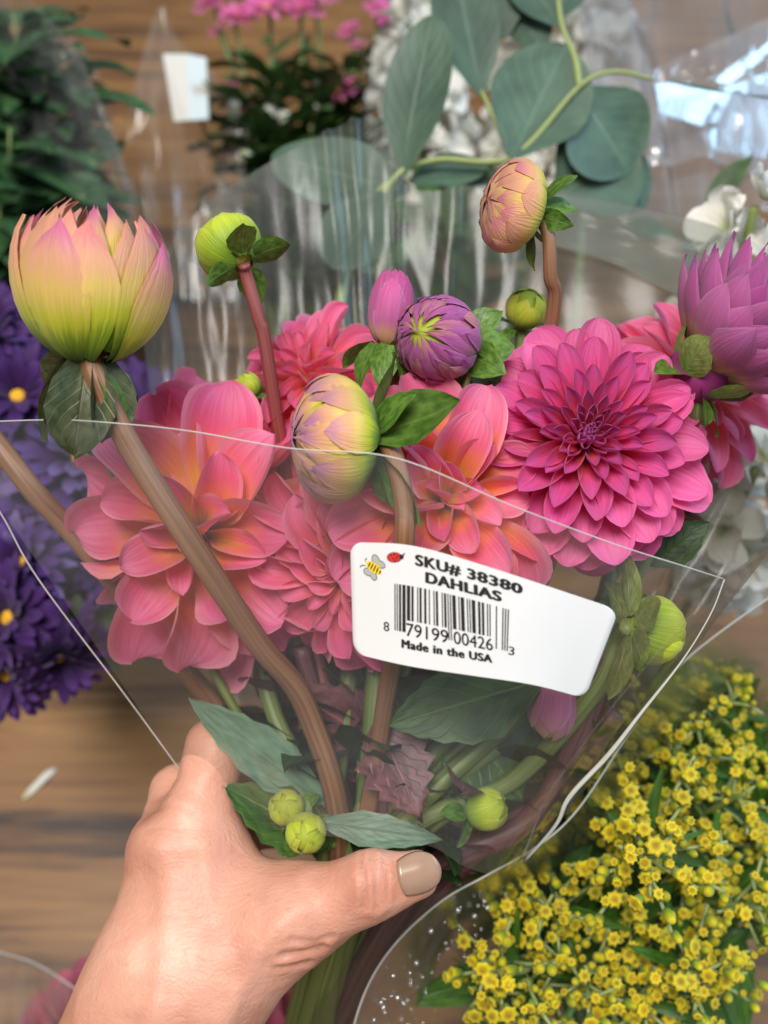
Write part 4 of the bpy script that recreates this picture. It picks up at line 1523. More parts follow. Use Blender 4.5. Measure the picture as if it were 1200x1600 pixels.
def nail():
    # curved plate lying on the thumb tip, its free end beyond the fingertip
    c = Vector(P(657, 1367, 275.4))
    along = (P(690, 1356, 277.0) - P(630, 1374, 275.0)).normalized()
    nrm = D(.10, .12, 1)
    nrm = (nrm - along * nrm.dot(along)).normalized()
    side = along.cross(nrm)
    inv = world_of(hand).inverted()
    L_, W_ = .0128, .0118
    verts, faces, uvs = [], [], []
    nu, nv = 12, 12
    for lay in (0, 1):
        for j in range(nv + 1):
            for i_ in range(nu + 1):
                u, v = 2 * i_ / nu - 1, 2 * j / nv - 1
                # squircle outline
                k = (1 - 0.33 * v * v) if v > 0 else (1 - 0.16 * v * v)
                x = u * k
                y = v * (1 - 0.22 * u * u * (1 if v > 0 else .7))
                z = -0.30 * (x ** 2) * W_ / 2 * 1.35 - 0.12 * max(0, y) ** 2 * L_ / 2 * 1.6
                p = c + side * (x * W_ / 2) + along * (y * L_ / 2) + nrm * (z + 0.0003 - lay * 0.0016)
                verts.append(inv @ p)
                uvs.append((i_ / nu, j / nv))
    w_ = nu + 1
    off = w_ * (nv + 1)
    for j in range(nv):
        for i_ in range(nu):
            a = j * w_ + i_
            faces.append((a, a + 1, a + w_ + 1, a + w_))
            faces.append((off + a, off + a + w_, off + a + w_ + 1, off + a + 1))
    ring = [i_ for i_ in range(w_)] + [j * w_ + nu for j in range(1, nv + 1)] + [nv * w_ + i_ for i_ in range(nu - 1, -1, -1)] + [j * w_ for j in range(nv - 1, 0, -1)]
    for a, b in zip(ring, ring[1:] + ring[:1]):
        faces.append((a, a + off, b + off, b))
    o = link('thumbnail', mesh_from('thumbnail', verts, faces, uvs), M['nail'], hand)
    o['label'] = 'beige polished thumbnail'


nail()


# ------------------------------------------------------------------ solidago bunch
def floret_mesh(kind):
    if kind == 'open':
        prof = [(.16, -.3, 0), (.5, .1, .12), (.6, .75, .34), (.74, 1.15, .56), (1.08, 1.45, .74), (.66, 1.5, .84), (.44, 1.42, .93), (.2, 1.52, 1.0)]
    elif kind == 'half':
        prof = [(.16, -.3, 0), (.52, .1, .12), (.66, .75, .34), (.74, 1.2, .56), (.72, 1.65, .72), (.5, 1.8, .82), (.34, 1.62, .95)]
    else:
        prof = [(.16, -.3, 0), (.5, .1, .12), (.64, .6, .3), (.62, 1.1, .5), (.42, 1.55, .68), (.12, 1.8, .76)]
    S = 14
    verts, uvs, faces = [], [], []
    for (r, z, v) in prof:
        for k in range(S):
            a = 2 * PI * k / S
            rim = kind != 'bud' and .6 < v < .8
            w_ = r * (1 + (.16 if k % 2 else -.14) * rim)
            verts.append((w_ * math.cos(a), w_ * math.sin(a), z + (.10 if k % 2 else -.10) * rim))
            uvs.append((k / S, v))
    for j in range(len(prof) - 1):
        for k in range(S):
            k2 = (k + 1) % S
            faces.append((j * S + k, j * S + k2, (j + 1) * S + k2, (j + 1) * S + k))
    faces.append(tuple((len(prof) - 1) * S + k for k in range(S)))
    return mesh_from('floret', verts, faces, uvs)


M['floret'] = petal_mat('solidago_floret', [(0.0, lin('4f7a18')), (0.28, lin('7d9a1a')), (0.5, lin('a3a818')), (0.72, lin('d2c016')), (0.86, lin('dcba14')), (0.95, lin('b8860f')), (1.0, lin('8f5f0c'))],
                        tint=0.35, tint_from=0.3, trans=0.18, streak=0.25, rough=0.5)
FL = [floret_mesh(k) for k in ('open', 'open', 'half', 'half', 'bud', 'bud')]
LEAF_S = [petal_mesh('leaf', 1.0, .17, .5, -.5, .03, 1.5, .3, .35, 4, 8, 300 + k) for k in range(3)]


def solidago(label, tip_px, axis, length, spread_, nb, per, seed, size=.0024, colour_g=0.0):
    r = random.Random(seed)
    tip = P(*tip_px)
    ax = Vector(axis).normalized()
    base = tip - ax * length
    th = thing('goldenrod', label, 'goldenrod', frame(base, ax), 'goldenrod stems in the bunch beside the bouquet')
    wm = world_of(th)
    foot = Vector((base.x * .8 + .04, base.y * .75 + .1, 0.004))
    stem(th, [tip, base, foot], .0010, .0022, 'stem_green', 8)
    side = ax.orthogonal().normalized()
    for b in range(nb):
        f = (b + .5) / nb
        p0 = base.lerp(tip, .18 + .8 * f)
        az = b * 2.399 + r.uniform(-.3, .3)
        radial = (side * math.cos(az) + ax.cross(side) * math.sin(az))
        bl = spread_ * (1.05 - .72 * f) * r.uniform(.75, 1.15)
        p1 = p0 + radial * bl * .5 + ax * bl * .38
        p2 = p0 + radial * bl + ax * bl * .42
        pts = spline([p0, p1, p2], 5)
        inv = wm.inverted()
        br = link('branch', tube_mesh('branch', [inv @ q for q in pts], [.0007] * len(pts), 5), M['stem_pale'], th)
        m = max(3, int(per * (1.0 - .5 * f) * .95))
        for k in range(m):
            u = .22 + .78 * (k + r.random() * .6) / m
            x = u * (len(pts) - 1)
            i_ = min(len(pts) - 2, int(x))
            q = pts[i_].lerp(pts[i_ + 1], x - i_)
            up = (ax * r.uniform(.4, 1.2) + D(0, .2, .8) * r.uniform(.1, .9) + radial * r.uniform(-.2, .7) + side * r.uniform(-.7, .7) + ax.cross(side) * r.uniform(-.7, .7)).normalized()
            q2 = q + up * r.uniform(.0012, .0060)
            sc = size * r.choice((.62, .8, .95, 1.05, 1.15)) * r.uniform(.9, 1.08)
            g = r.random()
            link('floret', r.choice(FL), M['floret'], br, rel(wm, frame(q2, up, r.uniform(0, 6))) @ Matrix.Scale(sc, 4),
                 mixc(lin('e0d21a'), lin('7f9e1c'), min(1, g * g * 1.25 + colour_g)))
    for b in range(9):
        f = r.uniform(-.3, .8)
        p0 = base.lerp(tip, f)
        az = b * 2.4 + 1
        radial = (side * math.cos(az) + ax.cross(side) * math.sin(az) + ax * r.uniform(.1, .7)).normalized()
        x = radial.cross(ax).normalized()
        z = x.cross(radial)
        mm = Matrix((x, radial, z)).transposed().to_4x4()
        mm.translation = p0
        link('leaf', LEAF_S[b % 3], M['solidago_leaf'], th, rel(wm, mm) @ Matrix.Scale(r.uniform(.02, .036), 4))


UPG = D(-.12, .42, .9)
for k, (tp_, ax, ln, sp, nb, per, lb) in enumerate([
        ((1015, 1345, 314), D(-.15, .25, 1), .055, .034, 15, 11, 'goldenrod plume standing highest in the bunch, open yellow florets and pointed leaves'),
        ((905, 1170, 354), D(-.2, .5, .8), .050, .032, 13, 10, 'goldenrod plume pressed against the sleeve seam'),
        ((1060, 1165, 364), D(.0, .5, .8), .055, .036, 14, 10, 'goldenrod plume with greenish buds behind the highest plume'),
        ((1165, 1240, 358), D(.2, .4, .85), .055, .034, 14, 10, 'goldenrod plume with a gap of dark leaves beside it'),
        ((1150, 1085, 387), D(.2, .6, .7), .055, .034, 12, 9, 'hazy goldenrod plume farthest back under the film'),
        ((850, 1420, 347), D(-.4, .3, .8), .050, .032, 13, 10, 'shaded goldenrod plume low behind the thumb tip'),
        ((760, 1520, 334), D(-.5, .2, .8), .045, .030, 13, 10, 'goldenrod plume leaning out over the wet film'),
        ((920, 1560, 342), D(-.1, .0, 1), .050, .034, 14, 10, 'goldenrod plume with broad green leaves under the highest plume'),
        ((1095, 1530, 338), D(.15, .05, 1), .050, .034, 15, 11, 'full goldenrod plume with orange centred florets at the bunch edge'),
        ((1190, 1420, 347), D(.3, .2, .9), .050, .032, 13, 10, 'goldenrod plume bending outward from the bunch'),
        ((1000, 1230, 372), D(.0, .3, .9), .045, .032, 12, 10, 'goldenrod plume in shade behind the highest plume'),
        ((1110, 1330, 368), D(.1, .2, 1), .045, .032, 12, 10, 'goldenrod plume between the gap of leaves and the bunch edge'),
        ((930, 1290, 372), D(-.2, .3, .9), .045, .030, 12, 10, 'dull goldenrod plume just inside the sleeve rim'),
        ((1010, 1590, 345), D(0, -.05, 1), .045, .034, 13, 10, 'goldenrod plume at the low end of the bunch'),
        ((830, 1590, 345), D(-.3, -.05, 1), .045, .030, 12, 9, 'goldenrod plume closest to the wet film drops'),
        ((985, 1480, 362), D(0, .1, 1), .045, .030, 10, 8, 'short goldenrod plume deep in the middle of the bunch')]):
    solidago(lb, tp_, ax, ln, sp, nb, per, 500 + k, size=.0026 if tp_[2] < 342 else .0024, colour_g=.12 if k in (2, 4) else 0)

# dark leafy mass under the florets
def leafy(label, tip_px, foot, n, L, W, mat, seed, group, spread_=.05, name='leafy_shoot', cat='foliage', stem_m='stem_green', up=None, from_=.25, bendy=-.4, tilt=.5, aspect_tip=1.6):
    r = random.Random(seed)
    tip = P(*tip_px)
    ft = Vector(foot)
    th = thing(name, label, cat, frame(ft, tip - ft), group)
    wm = world_of(th)
    mid = tip.lerp(ft, .5) + Vector((r.uniform(-.02, .02), r.uniform(-.02, .02), .01))
    pts = spline([tip, mid, ft], 8)
    inv = wm.inverted()
    link('stem', tube_mesh('stem', [inv @ q for q in pts], [lerp(.0011, .0024, i_ / (len(pts) - 1)) for i_ in range(len(pts))], 6), M[stem_m], th)
    lib = [petal_mesh('leaf', 1.0, W / L, .35, bendy, .05, aspect_tip, .25, .42, 4, 7, seed + k) for k in range(3)]
    ax = (tip - ft).normalized()
    side = ax.orthogonal().normalized()
    for k in range(n):
        f = (k / n) * (1 - from_)
        x = f * (len(pts) - 1)
        i_ = min(len(pts) - 2, int(x))
        q = pts[i_].lerp(pts[i_ + 1], x - i_)
        az = k * 2.399 + r.uniform(-.3, .3)
        radial = (side * math.cos(az) + ax.cross(side) * math.sin(az))
        dr = (radial + ax * r.uniform(.1, 1.2) * tilt).normalized()
        xx = dr.cross(ax).normalized()
        zz = xx.cross(dr)
        mm = Matrix((xx, dr, zz)).transposed().to_4x4()
        mm.translation = q + radial * r.uniform(0, spread_) * .3
        link('leaf', lib[k % 3], M[mat], th, rel(wm, mm) @ Matrix.Scale(L * r.uniform(.7, 1.15), 4))
    return th


for k, (q, f, mt, lb) in enumerate(SHADE_FILL):
    big = 450 < q[0] < 850 and mt == 'leaf_shade'
    leafy(lb, q, P(*f), 26 if big else 12, .034 if big else .020, .021 if big else .014, mt, 640 + k, 'dark shoots added as shade in the held bouquet', from_=.05, tilt=1.4, name='leafy_shoot')
for k, (q, f, lb) in enumerate([((980, 1330, 388), (.16, .22, .004), 'leafy green shoot inside the goldenrod bunch'),
                                ((1120, 1400, 392), (.2, .2, .004), 'leafy green shoot below the goldenrod plumes'),
                                ((860, 1500, 378), (.1, .14, .004), 'leafy green shoot by the wet film'),
                                ((1100, 1200, 408), (.2, .26, .004), 'leafy green shoot behind the hazy goldenrod'),
                                ((900, 1250, 400), (.15, .2, .004), 'dark leafy shoot along the sleeve rim'), ((1180, 1300, 400), (.22, .2, .004), 'leafy shoot at the open side of the goldenrod'), ((1020, 1560, 385), (.14, .12, .004), 'leafy shoot under the lowest goldenrod')]):
    leafy(lb, q, f, 60, .046, .015, 'solidago_leaf', 700 + k, 'leafy shoots in the goldenrod bunch')

# goldenrod sleeve: its rim curls round the bunch, the film runs down behind it
gs = thing('flower_sleeve', 'clear wet sleeve round the goldenrod bunch', 'sleeve', frame(P(900, 1700, 600), D(0, 1, 0)))
rim = [(1290, 885, 350), (1200, 935, 344), (1066, 1036, 334), (990, 1135, 328), (905, 1262, 323), (840, 1322, 321), (760, 1368, 320), (690, 1408, 320), (620, 1472, 322), (575, 1540, 326), (548, 1625, 330), (540, 1720, 338)]
inner = [(1250, 1150, 520), (1200, 1180, 520), (1120, 1230, 520), (1060, 1300, 520), (1000, 1380, 520), (950, 1430, 520), (900, 1480, 520), (870, 1520, 520), (840, 1560, 520), (820, 1600, 520), (810, 1660, 520), (800, 1750, 520)]
sheet(gs, 'film', rim, inner, M['film_plain'], 80, 30, amp=.004, seed=8, freq=5)
local_tube(gs, 'rim_edge', [P(*q) for q in rim], .0004, M['film_edge'], 6, 8)
M['water'] = film_mat('water_drop', veil=0.25, veil_col=(.9, .92, .92), rough=.02, gloss=3, bump=0)
rr = random.Random(5)
DROP = ellipsoid_mesh('drop', 1, 1, .6, 8, 6)
tpc, btc = spline([P(*q) for q in rim], 12), spline([P(*q) for q in inner], 12)
dv, df_ = [], []
gi = world_of(gs).inverted()
for k in range(110):
    u = rr.uniform(.58, .93)
    v = rr.uniform(.06, .42)
    i_ = int(u * (len(tpc) - 1))
    p = tpc[i_].lerp(btc[i_], v) - CF * .0035
    fm_ = gi @ frame(p, D(0, .2, 1)) @ Matrix.Scale(rr.choice((.0004, .0005, .0007, .0010)), 4)
    o0 = len(dv)
    dv += [fm_ @ q.co for q in DROP.vertices]
    df_ += [tuple(o0 + x for x in f.vertices) for f in DROP.polygons]
o = link('water_drops', mesh_from('water_drops', dv, df_, [(.5, .5)] * len(dv)), M['water'], gs)
o['kind'] = 'stuff'


# ------------------------------------------------------------------ purple asters
def aster(name, label, pos, axis, R, rows, mat, colours, foot, group, seed, disc=.28, nleaf=4, stem_m='stem_green', petal_w=.16, leafmat='aster_leaf', cat='aster'):
    r = random.Random(seed)
    c = P(*pos)
    ax = Vector(axis)
    th = thing(name, label, cat, frame(Vector(foot), Vector((0, 0, 1))), group)
    wm = world_of(th)
    bl = link('bloom', ellipsoid_mesh('disc', R * disc, R * disc, R * disc * .5, 12, 8), M['disc'], th, rel(wm, frame(c, ax, r.uniform(0, 6))))
    lib = {}
    for k, (cnt, lenf, el) in enumerate(rows):
        lib[k] = [petal_mesh('petal', 1.0, petal_w / lenf * 1.0, .5, -.25, .05, 2.4, .5, .6, 3, 4, seed * 9 + k * 3 + q) for q in range(2)]
        for i_ in range(cnt):
            az = 2 * PI * (i_ + .5 * (k % 2)) / cnt + r.uniform(-.12, .12)
            m = petal_matrix(az, R * disc * .7, R * .03 * k, math.radians(el + r.uniform(-12, 12)), r.uniform(-.3, .3)) @ Matrix.Scale(R * lenf * r.uniform(.85, 1.1), 4)
            link('petal', lib[k][i_ % 2], mat, bl, m, lin(r.choice(colours)))
    stem(th, [c - ax * R * .1, c - ax * R * .8, c.lerp(Vector(foot), .5), Vector(foot)], .0014, .0022, stem_m, 6)
    for k in range(nleaf):
        p0 = (c - ax * R * .8).lerp(Vector(foot), r.uniform(.02, .3))
        az = r.uniform(0, 6.28)
        dr = Vector((math.cos(az), math.sin(az), .4))
        leaf(th, p0, dr, Vector((0, 0, 1)), R * r.uniform(1.0, 1.7), R * .42, leafmat, seed=seed + k, nu=4, nv=6)
    return th


PA = [((28, 620, 470), .030, D(.2, .3, 1), 'violet aster with an orange disc beside the big half open bud'),
      ((-15, 520, 480), .028, D(.1, .4, .9), 'dark violet aster half cut off under the withered sepals'),
      ((125, 720, 470), .034, D(.3, .5, .8), 'lilac purple aster seen through the sleeve corner'),
      ((222, 640, 490), .030, D(.3, .6, .7), 'purple aster behind the thickest brown stem'),
      ((35, 880, 462), .026, D(-.2, .3, .9), 'purple and white streaked aster by the sleeve side'),
      ((15, 965, 455), .030, D(-.3, .2, .9), 'deep violet aster with a yellow disc'),
      ((92, 1025, 455), .026, D(.4, -.7, .6), 'deep violet aster drooping over the wooden boards'),
      ((10, 1055, 452), .022, D(-.1, -.2, 1), 'violet aster with a pale greenish centre'),
      ((160, 880, 490), .024, D(.3, .4, .8), 'small violet aster behind the coral dahlia'),
      ((75, 790, 480), .028, D(.1, .4, .9), 'pale violet aster between the two sleeve folds')]
for k, (q, R, ax, lb) in enumerate(PA):
    cols = ['4a2068', '3a1856', '5a3078'] if k not in (2, 4, 9) else ['6f52a8', '9280bc', '5e3f98']
    aster('purple_aster', lb, q, ax, R, [(22, 1.0, -12), (20, .92, 8), (18, .8, 26), (13, .6, 46)], M['purple_aster'], cols,
          (-.20 + .004 * k, .30 + .006 * k, .004), 'purple asters beside the bouquet', 800 + k, disc=.17, nleaf=3, petal_w=.24)
for k, (q, f, lb) in enumerate([((10, 870, 475), (-.21, .28, .004), 'leafy aster shoot among the violet blooms'),
                                ((90, 950, 490), (-.2, .3, .004), 'dark leafy shoot under the drooping violet aster')]):
    leafy(lb, q, f, 40, .044, .018, 'aster_leaf', 850 + k, 'leafy aster shoots')

# a loose scrap on the boards
sc_ = link('petal_scrap', petal_mesh('petal_scrap', .022, .014, .8, .5, .1, 2, .4, .5, 4, 6, 3), M['white_petal'],
           matrix=frame(floor_at(18, 1108, .002), (0.1, 0, 1), .6))
tag(sc_, 'small white petal scrap dropped on the wooden boards', 'petal')
sc_ = link('petal_scrap', petal_mesh('petal_scrap', .026, .006, .8, .3, .1, 2, .4, .5, 4, 6, 4), M['white_petal'],
           matrix=frame(floor_at(36, 1248, .002), (0.1, 0, 1), -.7))
tag(sc_, 'thin pale scrap lying across the wood grain', 'petal')

# ------------------------------------------------------------------ rose pink bloom under the wrist
ST_ROSE = dict(ST_PINK, mat=M['rose'], n=60, colour=lambda t, r: mixc(lin('b5506e'), lin('d07f92'), r.random()),
               length=[(0, .044), (0.4, .042), (0.7, .032), (1, .014)], width=[(0, .020), (0.4, .018), (0.7, .014), (1, .008)],
               cup=[(0, .8), (0.5, 1.3), (1, 2.2)])
th = thing('pink_flower', 'dusky rose flower with curled petals under the wrist', 'flower', frame(P(140, 1640, 520), D(0, .2, 1)))
make_bloom(th, P(150, 1640, 500), D(-.25, .15, 1), ST_ROSE, 0, 71)
stem(th, [P(150, 1640, 505), P(260, 1640, 540), P(340, 1700, 560)], .003, .003, 'stem_green')
th = thing('pink_flower', 'dark rose flower under the thumb base, by the gathered film', 'flower', frame(P(430, 1660, 540), D(0, .2, 1)))
make_bloom(th, P(420, 1668, 520), D(.2, .15, 1), ST_ROSE, 1, 72)
stem(th, [P(420, 1668, 525), P(400, 1720, 550), P(380, 1780, 560)], .003, .003, 'stem_green')
rs = thing('flower_sleeve', 'clear film round the rose flowers under the wrist', 'sleeve', frame(P(100, 1640, 540), D(0, 1, 0)))
sheet(rs, 'film', [(-60, 1470, 500), (0, 1488, 492), (60, 1508, 480), (140, 1560, 470), (260, 1640, 470)], [(-60, 1760, 520), (0, 1760, 510), (60, 1760, 500), (140, 1760, 500), (260, 1760, 500)], M['film_plain'], 30, 14, amp=.004, seed=9)
local_tube(rs, 'film_edge', [P(-60, 1470, 499), P(0, 1488, 491), P(60, 1508, 479), P(140, 1560, 469), P(260, 1640, 469)], .0005, M['film_edge'], 5, 6)

# ------------------------------------------------------------------ eucalyptus
eu = thing('eucalyptus_branch', 'grey green eucalyptus branch with broad round leaves behind the sleeve', 'eucalyptus', frame(P(560, 420, 480), D(0, 1, 0)))
EUS = [[(540, 420, 450), (610, 285, 452), (680, 250, 455), (800, 245, 458), (905, 135, 462), (960, 112, 466), (1020, 124, 470)],
       [(905, 135, 462), (898, 90, 466), (878, 40, 470), (870, -20, 474)],
       [(797, 243, 458), (775, 190, 460), (752, 142, 462)],
       [(610, 285, 452), (590, 300, 452), (575, 330, 452)]]
for k, pts in enumerate(EUS):
    local_tube(eu, 'twig', [P(*q) for q in pts], lambda t, k=k: lerp(.0017, .0010, t), M['stem_pale'], 7, 6)
fo = local_tube(eu, 'stem', [P(540, 420, 450), P(520, 600, 470), Vector((-.02, .42, .004))], .0026, M['stem_pale'], 8, 6)
# (base, tip, width px, normal tilt, seed)
EUL = [((752, 148, 462), (705, -70, 452), 108, (.1, .1, 1)),
       ((628, 275, 452), (672, 20, 446), 112, (-.35, .1, .9)),
       ((800, 245, 456), (880, 80, 470), 165, (.1, .2, 1)),
       ((905, 140, 464), (985, 265, 476), 178, (.2, .1, 1)),
       ((870, 310, 470), (985, 225, 480), 170, (.1, -.1, 1)),
       ((930, 235, 478), (1010, 320, 486), 110, (.2, .1, .9)),
       ((1020, 124, 470), (1225, 165, 455), 34, (.1, .8, .5)),
       ((640, 285, 458), (760, 250, 466), 78, (0, .5, .8)),
       ((878, 42, 470), (800, -60, 478), 92, (.1, .1, 1)),
       ((790, 60, 474), (770, -40, 478), 80, (-.1, .1, 1)),
       ((600, 300, 446), (520, 420, 436), 120, (-.2, .1, 1)),
       ((690, 275, 465), (860, 300, 472), 66, (.1, .6, .7)),
       ((640, 300, 462), (430, 250, 480), 130, (-.1, .3, .9)),
       ((850, 85, 474), (800, -10, 480), 80, (0, .2, 1)),
       ((870, 30, 476), (905, -60, 478), 60, (.3, .2, .9))]
for k, (b0, t0, wd, nn) in enumerate(EUL):
    bs, tq = P(*b0), P(*t0)
    leaf(eu, bs, tq - bs, D(*nn), (tq - bs).length * 1.02, wd / FPX * b0[2] / 1000, 'eucalyptus', bend=-.12 if k % 2 else .1, seed=900 + k, wave=.02, cup=.22, tip=2.1, nv=12, nu=8, peak=.5, base_w=.12)

# ------------------------------------------------------------------ pink asters at the top
PK = [((415, 12, 740), .020), ((370, 25, 745), .015), ((470, 15, 750), .018), ((330, 5, 750), .014), ((340, 45, 740), .008),
      ((545, 45, 750), .010), ((560, 70, 745), .008), ((528, 142, 735), .0165), ((360, 135, 735), .007), ((388, 165, 735), .008), ((600, 18, 755), .016), ((500, -15, 755), .016)]
LBS = ['bright pink aster with pale glints at the top of the spray', 'small bright pink aster beside the white tag bunch', 'pink aster facing upward near the eucalyptus',
       'pink aster half out of view over the wood', 'tiny pink aster bud on the spray edge', 'half open pink aster between stems', 'tiny pink aster near the white stocks',
       'single hot pink aster lying low over the foliage', 'tiny pink bud close to the white tag', 'pale pink aster bud among white buds', 'pale pink aster beside the white stocks', 'pink aster at the back of the spray']
for k, ((q, R), lb) in enumerate(zip(PK, LBS)):
    aster('pink_aster', lb, q, D(rnd.uniform(-.4, .4), .5 + rnd.uniform(0, .4), .6), R, [(15, 1.0, 0), (13, .8, 28)], M['pink_aster'],
          ['ee6fb4', 'e855a2', 'f08cc4'], (-.09 + .012 * (k % 6), .52 + .01 * (k % 3), .004), 'pink asters in the spray behind', 950 + k, disc=.2, nleaf=5, petal_w=.26)
WB = [((318, 165, 725), 'white bud touching the tag'), ((364, 162, 725), 'white bud by the pale pink bud'), ((422, 174, 725), 'cream bud in the dark leaves'),
      ((445, 184, 725), 'larger cream bud in the dark leaves'), ((488, 166, 728), 'white bud below the hot pink aster'), ((383, 245, 720), 'single greenish white bud low in the leaves'), ((500, 125, 735), 'white bud above the hot pink aster')]
for k, (q, lb) in enumerate(WB):
    c = P(*q)
    th = thing('aster_bud', lb + ' of the spray', 'flower bud', frame(c, D(0, 1, .2)), 'small white buds of the pink aster spray')
    make_bud(th, c, D(rnd.uniform(-.3, .3), .8, .5), .0058, .006, M['white_petal'], [(6, .6, 20, 140, .03, 0), (5, .6, 40, 160, -.02, 0)], tipc('f2f0e0'), 980 + k)
    stem(th, [c, c - Vector((0, .01, .02)), Vector((-.07 + .01 * k, .5, .004))], .0009, .0015, 'stem_green', 5)
for k, (q, f, lb) in enumerate([((392, 158, 735), (-.08, .50, .004), 'dark leafy aster shoot beside the white tag'),
                                ((420, 110, 745), (-.07, .52, .004), 'leafy aster shoot under the bright pink blooms'),
                                ((480, 150, 735), (-.04, .50, .004), 'leafy aster shoot below the hot pink aster'),
                                ((540, 90, 750), (-.02, .54, .004), 'leafy aster shoot near the white stocks'),
                                ((410, 210, 725), (-.07, .48, .004), 'densest leafy aster shoot over the wood'),
                                ((520, 230, 720), (-.03, .48, .004), 'leafy aster shoot behind the sleeve peak'),
                                ((600, 130, 750), (.01, .54, .004), 'leafy aster shoot behind the eucalyptus')]):
    leafy(lb, q, f, 80, .048, .017, 'aster_leaf', 1000 + k, 'leafy shoots of the pink aster spray', from_=.35)
# sleeve of the pink aster bunch with its white tag
ps = thing('flower_sleeve', 'crinkled clear sleeve of the pink aster bunch, rising to a point over the wood', 'sleeve', frame(P(300, 300, 760), D(0, 1, 0)))
sheet(ps, 'film', [(95, 10, 745), (150, 110, 735), (190, 190, 725), (246, 15, 735), (275, 60, 730), (330, 110, 725), (390, 200, 715)],
      [(190, 420, 720), (215, 440, 715), (240, 450, 712), (270, 460, 710), (300, 470, 705), (330, 470, 700), (370, 470, 700)], M['film_plain'], 50, 24, amp=.008, seed=12, freq=4, fine=.5)
tagm = []
def tag_pt(u, v, w_):
    return P(lerp(256, 272, v) + u * 24 + 30 * w_ * 1.9 * .55, lerp(82, 190, v) + u * 1 + 4 * w_, 700 - 6 * math.sin(PI * u) + 18 * w_)
tg = thing('price_tag', 'blank white folded plastic tag on the neighbouring sleeve', 'tag', frame(P(290, 140, 705), D(0, 1, .2)))
ti = world_of(tg).inverted()
M['tag'] = plain_mat('white_plastic', (.62, .61, .56), .4, .5)
for nm, pr in (('front_panel', [(254, 84, 690), (290, 84, 687), (296, 188, 687), (272, 190, 690)]), ('side_panel', [(290, 84, 687.2), (322, 90, 698), (326, 186, 698), (296, 188, 687.2)])):
    a = [P(*q) for q in pr]
    bk = [q + CF * .0022 for q in a]
    vs = [ti @ q for q in a + bk]
    link(nm, mesh_from(nm, vs, [(0, 3, 2, 1), (4, 5, 6, 7), (0, 1, 5, 4), (1, 2, 6, 5), (2, 3, 7, 6), (3, 0, 4, 7)], smooth=False), M['tag'], tg)

# ------------------------------------------------------------------ dark foliage bunch
for k, (q, f, lb) in enumerate([((20, 20, 620), (-.30, .46, .004), 'dark green leafy branch tip by the film edge'),
                                ((70, 110, 630), (-.28, .48, .004), 'dark green leafy branch reaching over the crinkled film'),
                                ((15, 200, 610), (-.30, .44, .004), 'dark green branch in the thick of the foliage'),
                                ((90, 280, 620), (-.26, .44, .004), 'dark green branch behind the big half open bud'),
                                ((0, 330, 600), (-.30, .42, .004), 'shaded green branch low in the foliage bunch'),
                                ((40, 90, 640), (-.30, .5, .004), 'dark green branch deep inside the foliage bunch')]):
    leafy(lb, q, f, 70, .055, .026, 'foliage_dark', 1100 + k, 'branches of the dark foliage bunch', from_=.35)
fs = thing('flower_sleeve', 'clear sleeve of the dark foliage bunch catching blue glints', 'sleeve', frame(P(100, 300, 650), D(0, 1, 0)))
sheet(fs, 'film', [(20, -40, 600), (60, 10, 596), (110, 70, 592), (150, 140, 590), (185, 230, 586), (215, 330, 580), (225, 420, 575)],
      [(-80, 60, 640), (-60, 120, 640), (-40, 200, 640), (-20, 280, 640), (0, 340, 635), (60, 420, 625), (120, 500, 610)], M['film'], 50, 24, amp=.008, seed=14, freq=4, fine=.5)
sheet(fs, 'crinkled_flap', [(60, 10, 596), (115, 70, 594), (150, 140, 590), (185, 230, 588)], [(110, 190, 640), (180, 280, 640), (230, 360, 640), (280, 470, 640)], M['film_plain'], 40, 24, amp=.010, seed=15, freq=4, fine=.5)

# ------------------------------------------------------------------ white stocks and crinkled film
def stock(label, tip_px, foot, n, seed, R=.018):
    r = random.Random(seed)
    tip = P(*tip_px)
    ft = Vector(foot)
    th = thing('white_stock', label, 'stock flower', frame(ft, tip - ft), 'white stocks in the bunch behind')
    wm = world_of(th)
    stem(th, [tip, tip.lerp(ft, .5), ft], .002, .003, 'stem_green', 6)
    lib = []
    for q in range(4):
        vs, fs_, us = [], [], []
        for j in range(8):
            pm = petal_mesh('petal_tmp', 1.0, .95, .5, -.3, .16, 2.6, .3, .65, 6, 6, seed + q * 9 + j)
            m = petal_matrix(j * 2.4 + r.uniform(-.3, .3), .05, 0, math.radians(r.uniform(5, 70)), r.uniform(-.5, .5)) @ Matrix.Scale(r.uniform(.7, 1.0), 4)
            o0 = len(vs)
            vs += [m @ x.co for x in pm.vertices]
            us += [((x % 7) / 6, 1 - (1 - (x // 7) / 6) ** 1.75) for x in range(49)]
            fs_ += [tuple(o0 + x for x in f.vertices) for f in pm.polygons]
            bpy.data.meshes.remove(pm)
        lib.append(mesh_from('floret', vs, fs_, us))
    ax = (tip - ft).normalized()
    sd = ax.orthogonal().normalized()
    for k in range(n):
        f = k / n
        q = tip.lerp(ft, f * .42)
        az = k * 2.399
        rad = sd * math.cos(az) + ax.cross(sd) * math.sin(az)
        up = (rad + ax * (1.2 - f)).normalized()
        c = q + rad * R * (.35 + .6 * min(1, f * 3))
        link('floret', lib[k % 4], M['white_petal'], th, rel(wm, frame(c, up, r.uniform(0, 6))) @ Matrix.Scale(R * r.uniform(.85, 1.15), 4), lin('f3f1ea'))
    return th


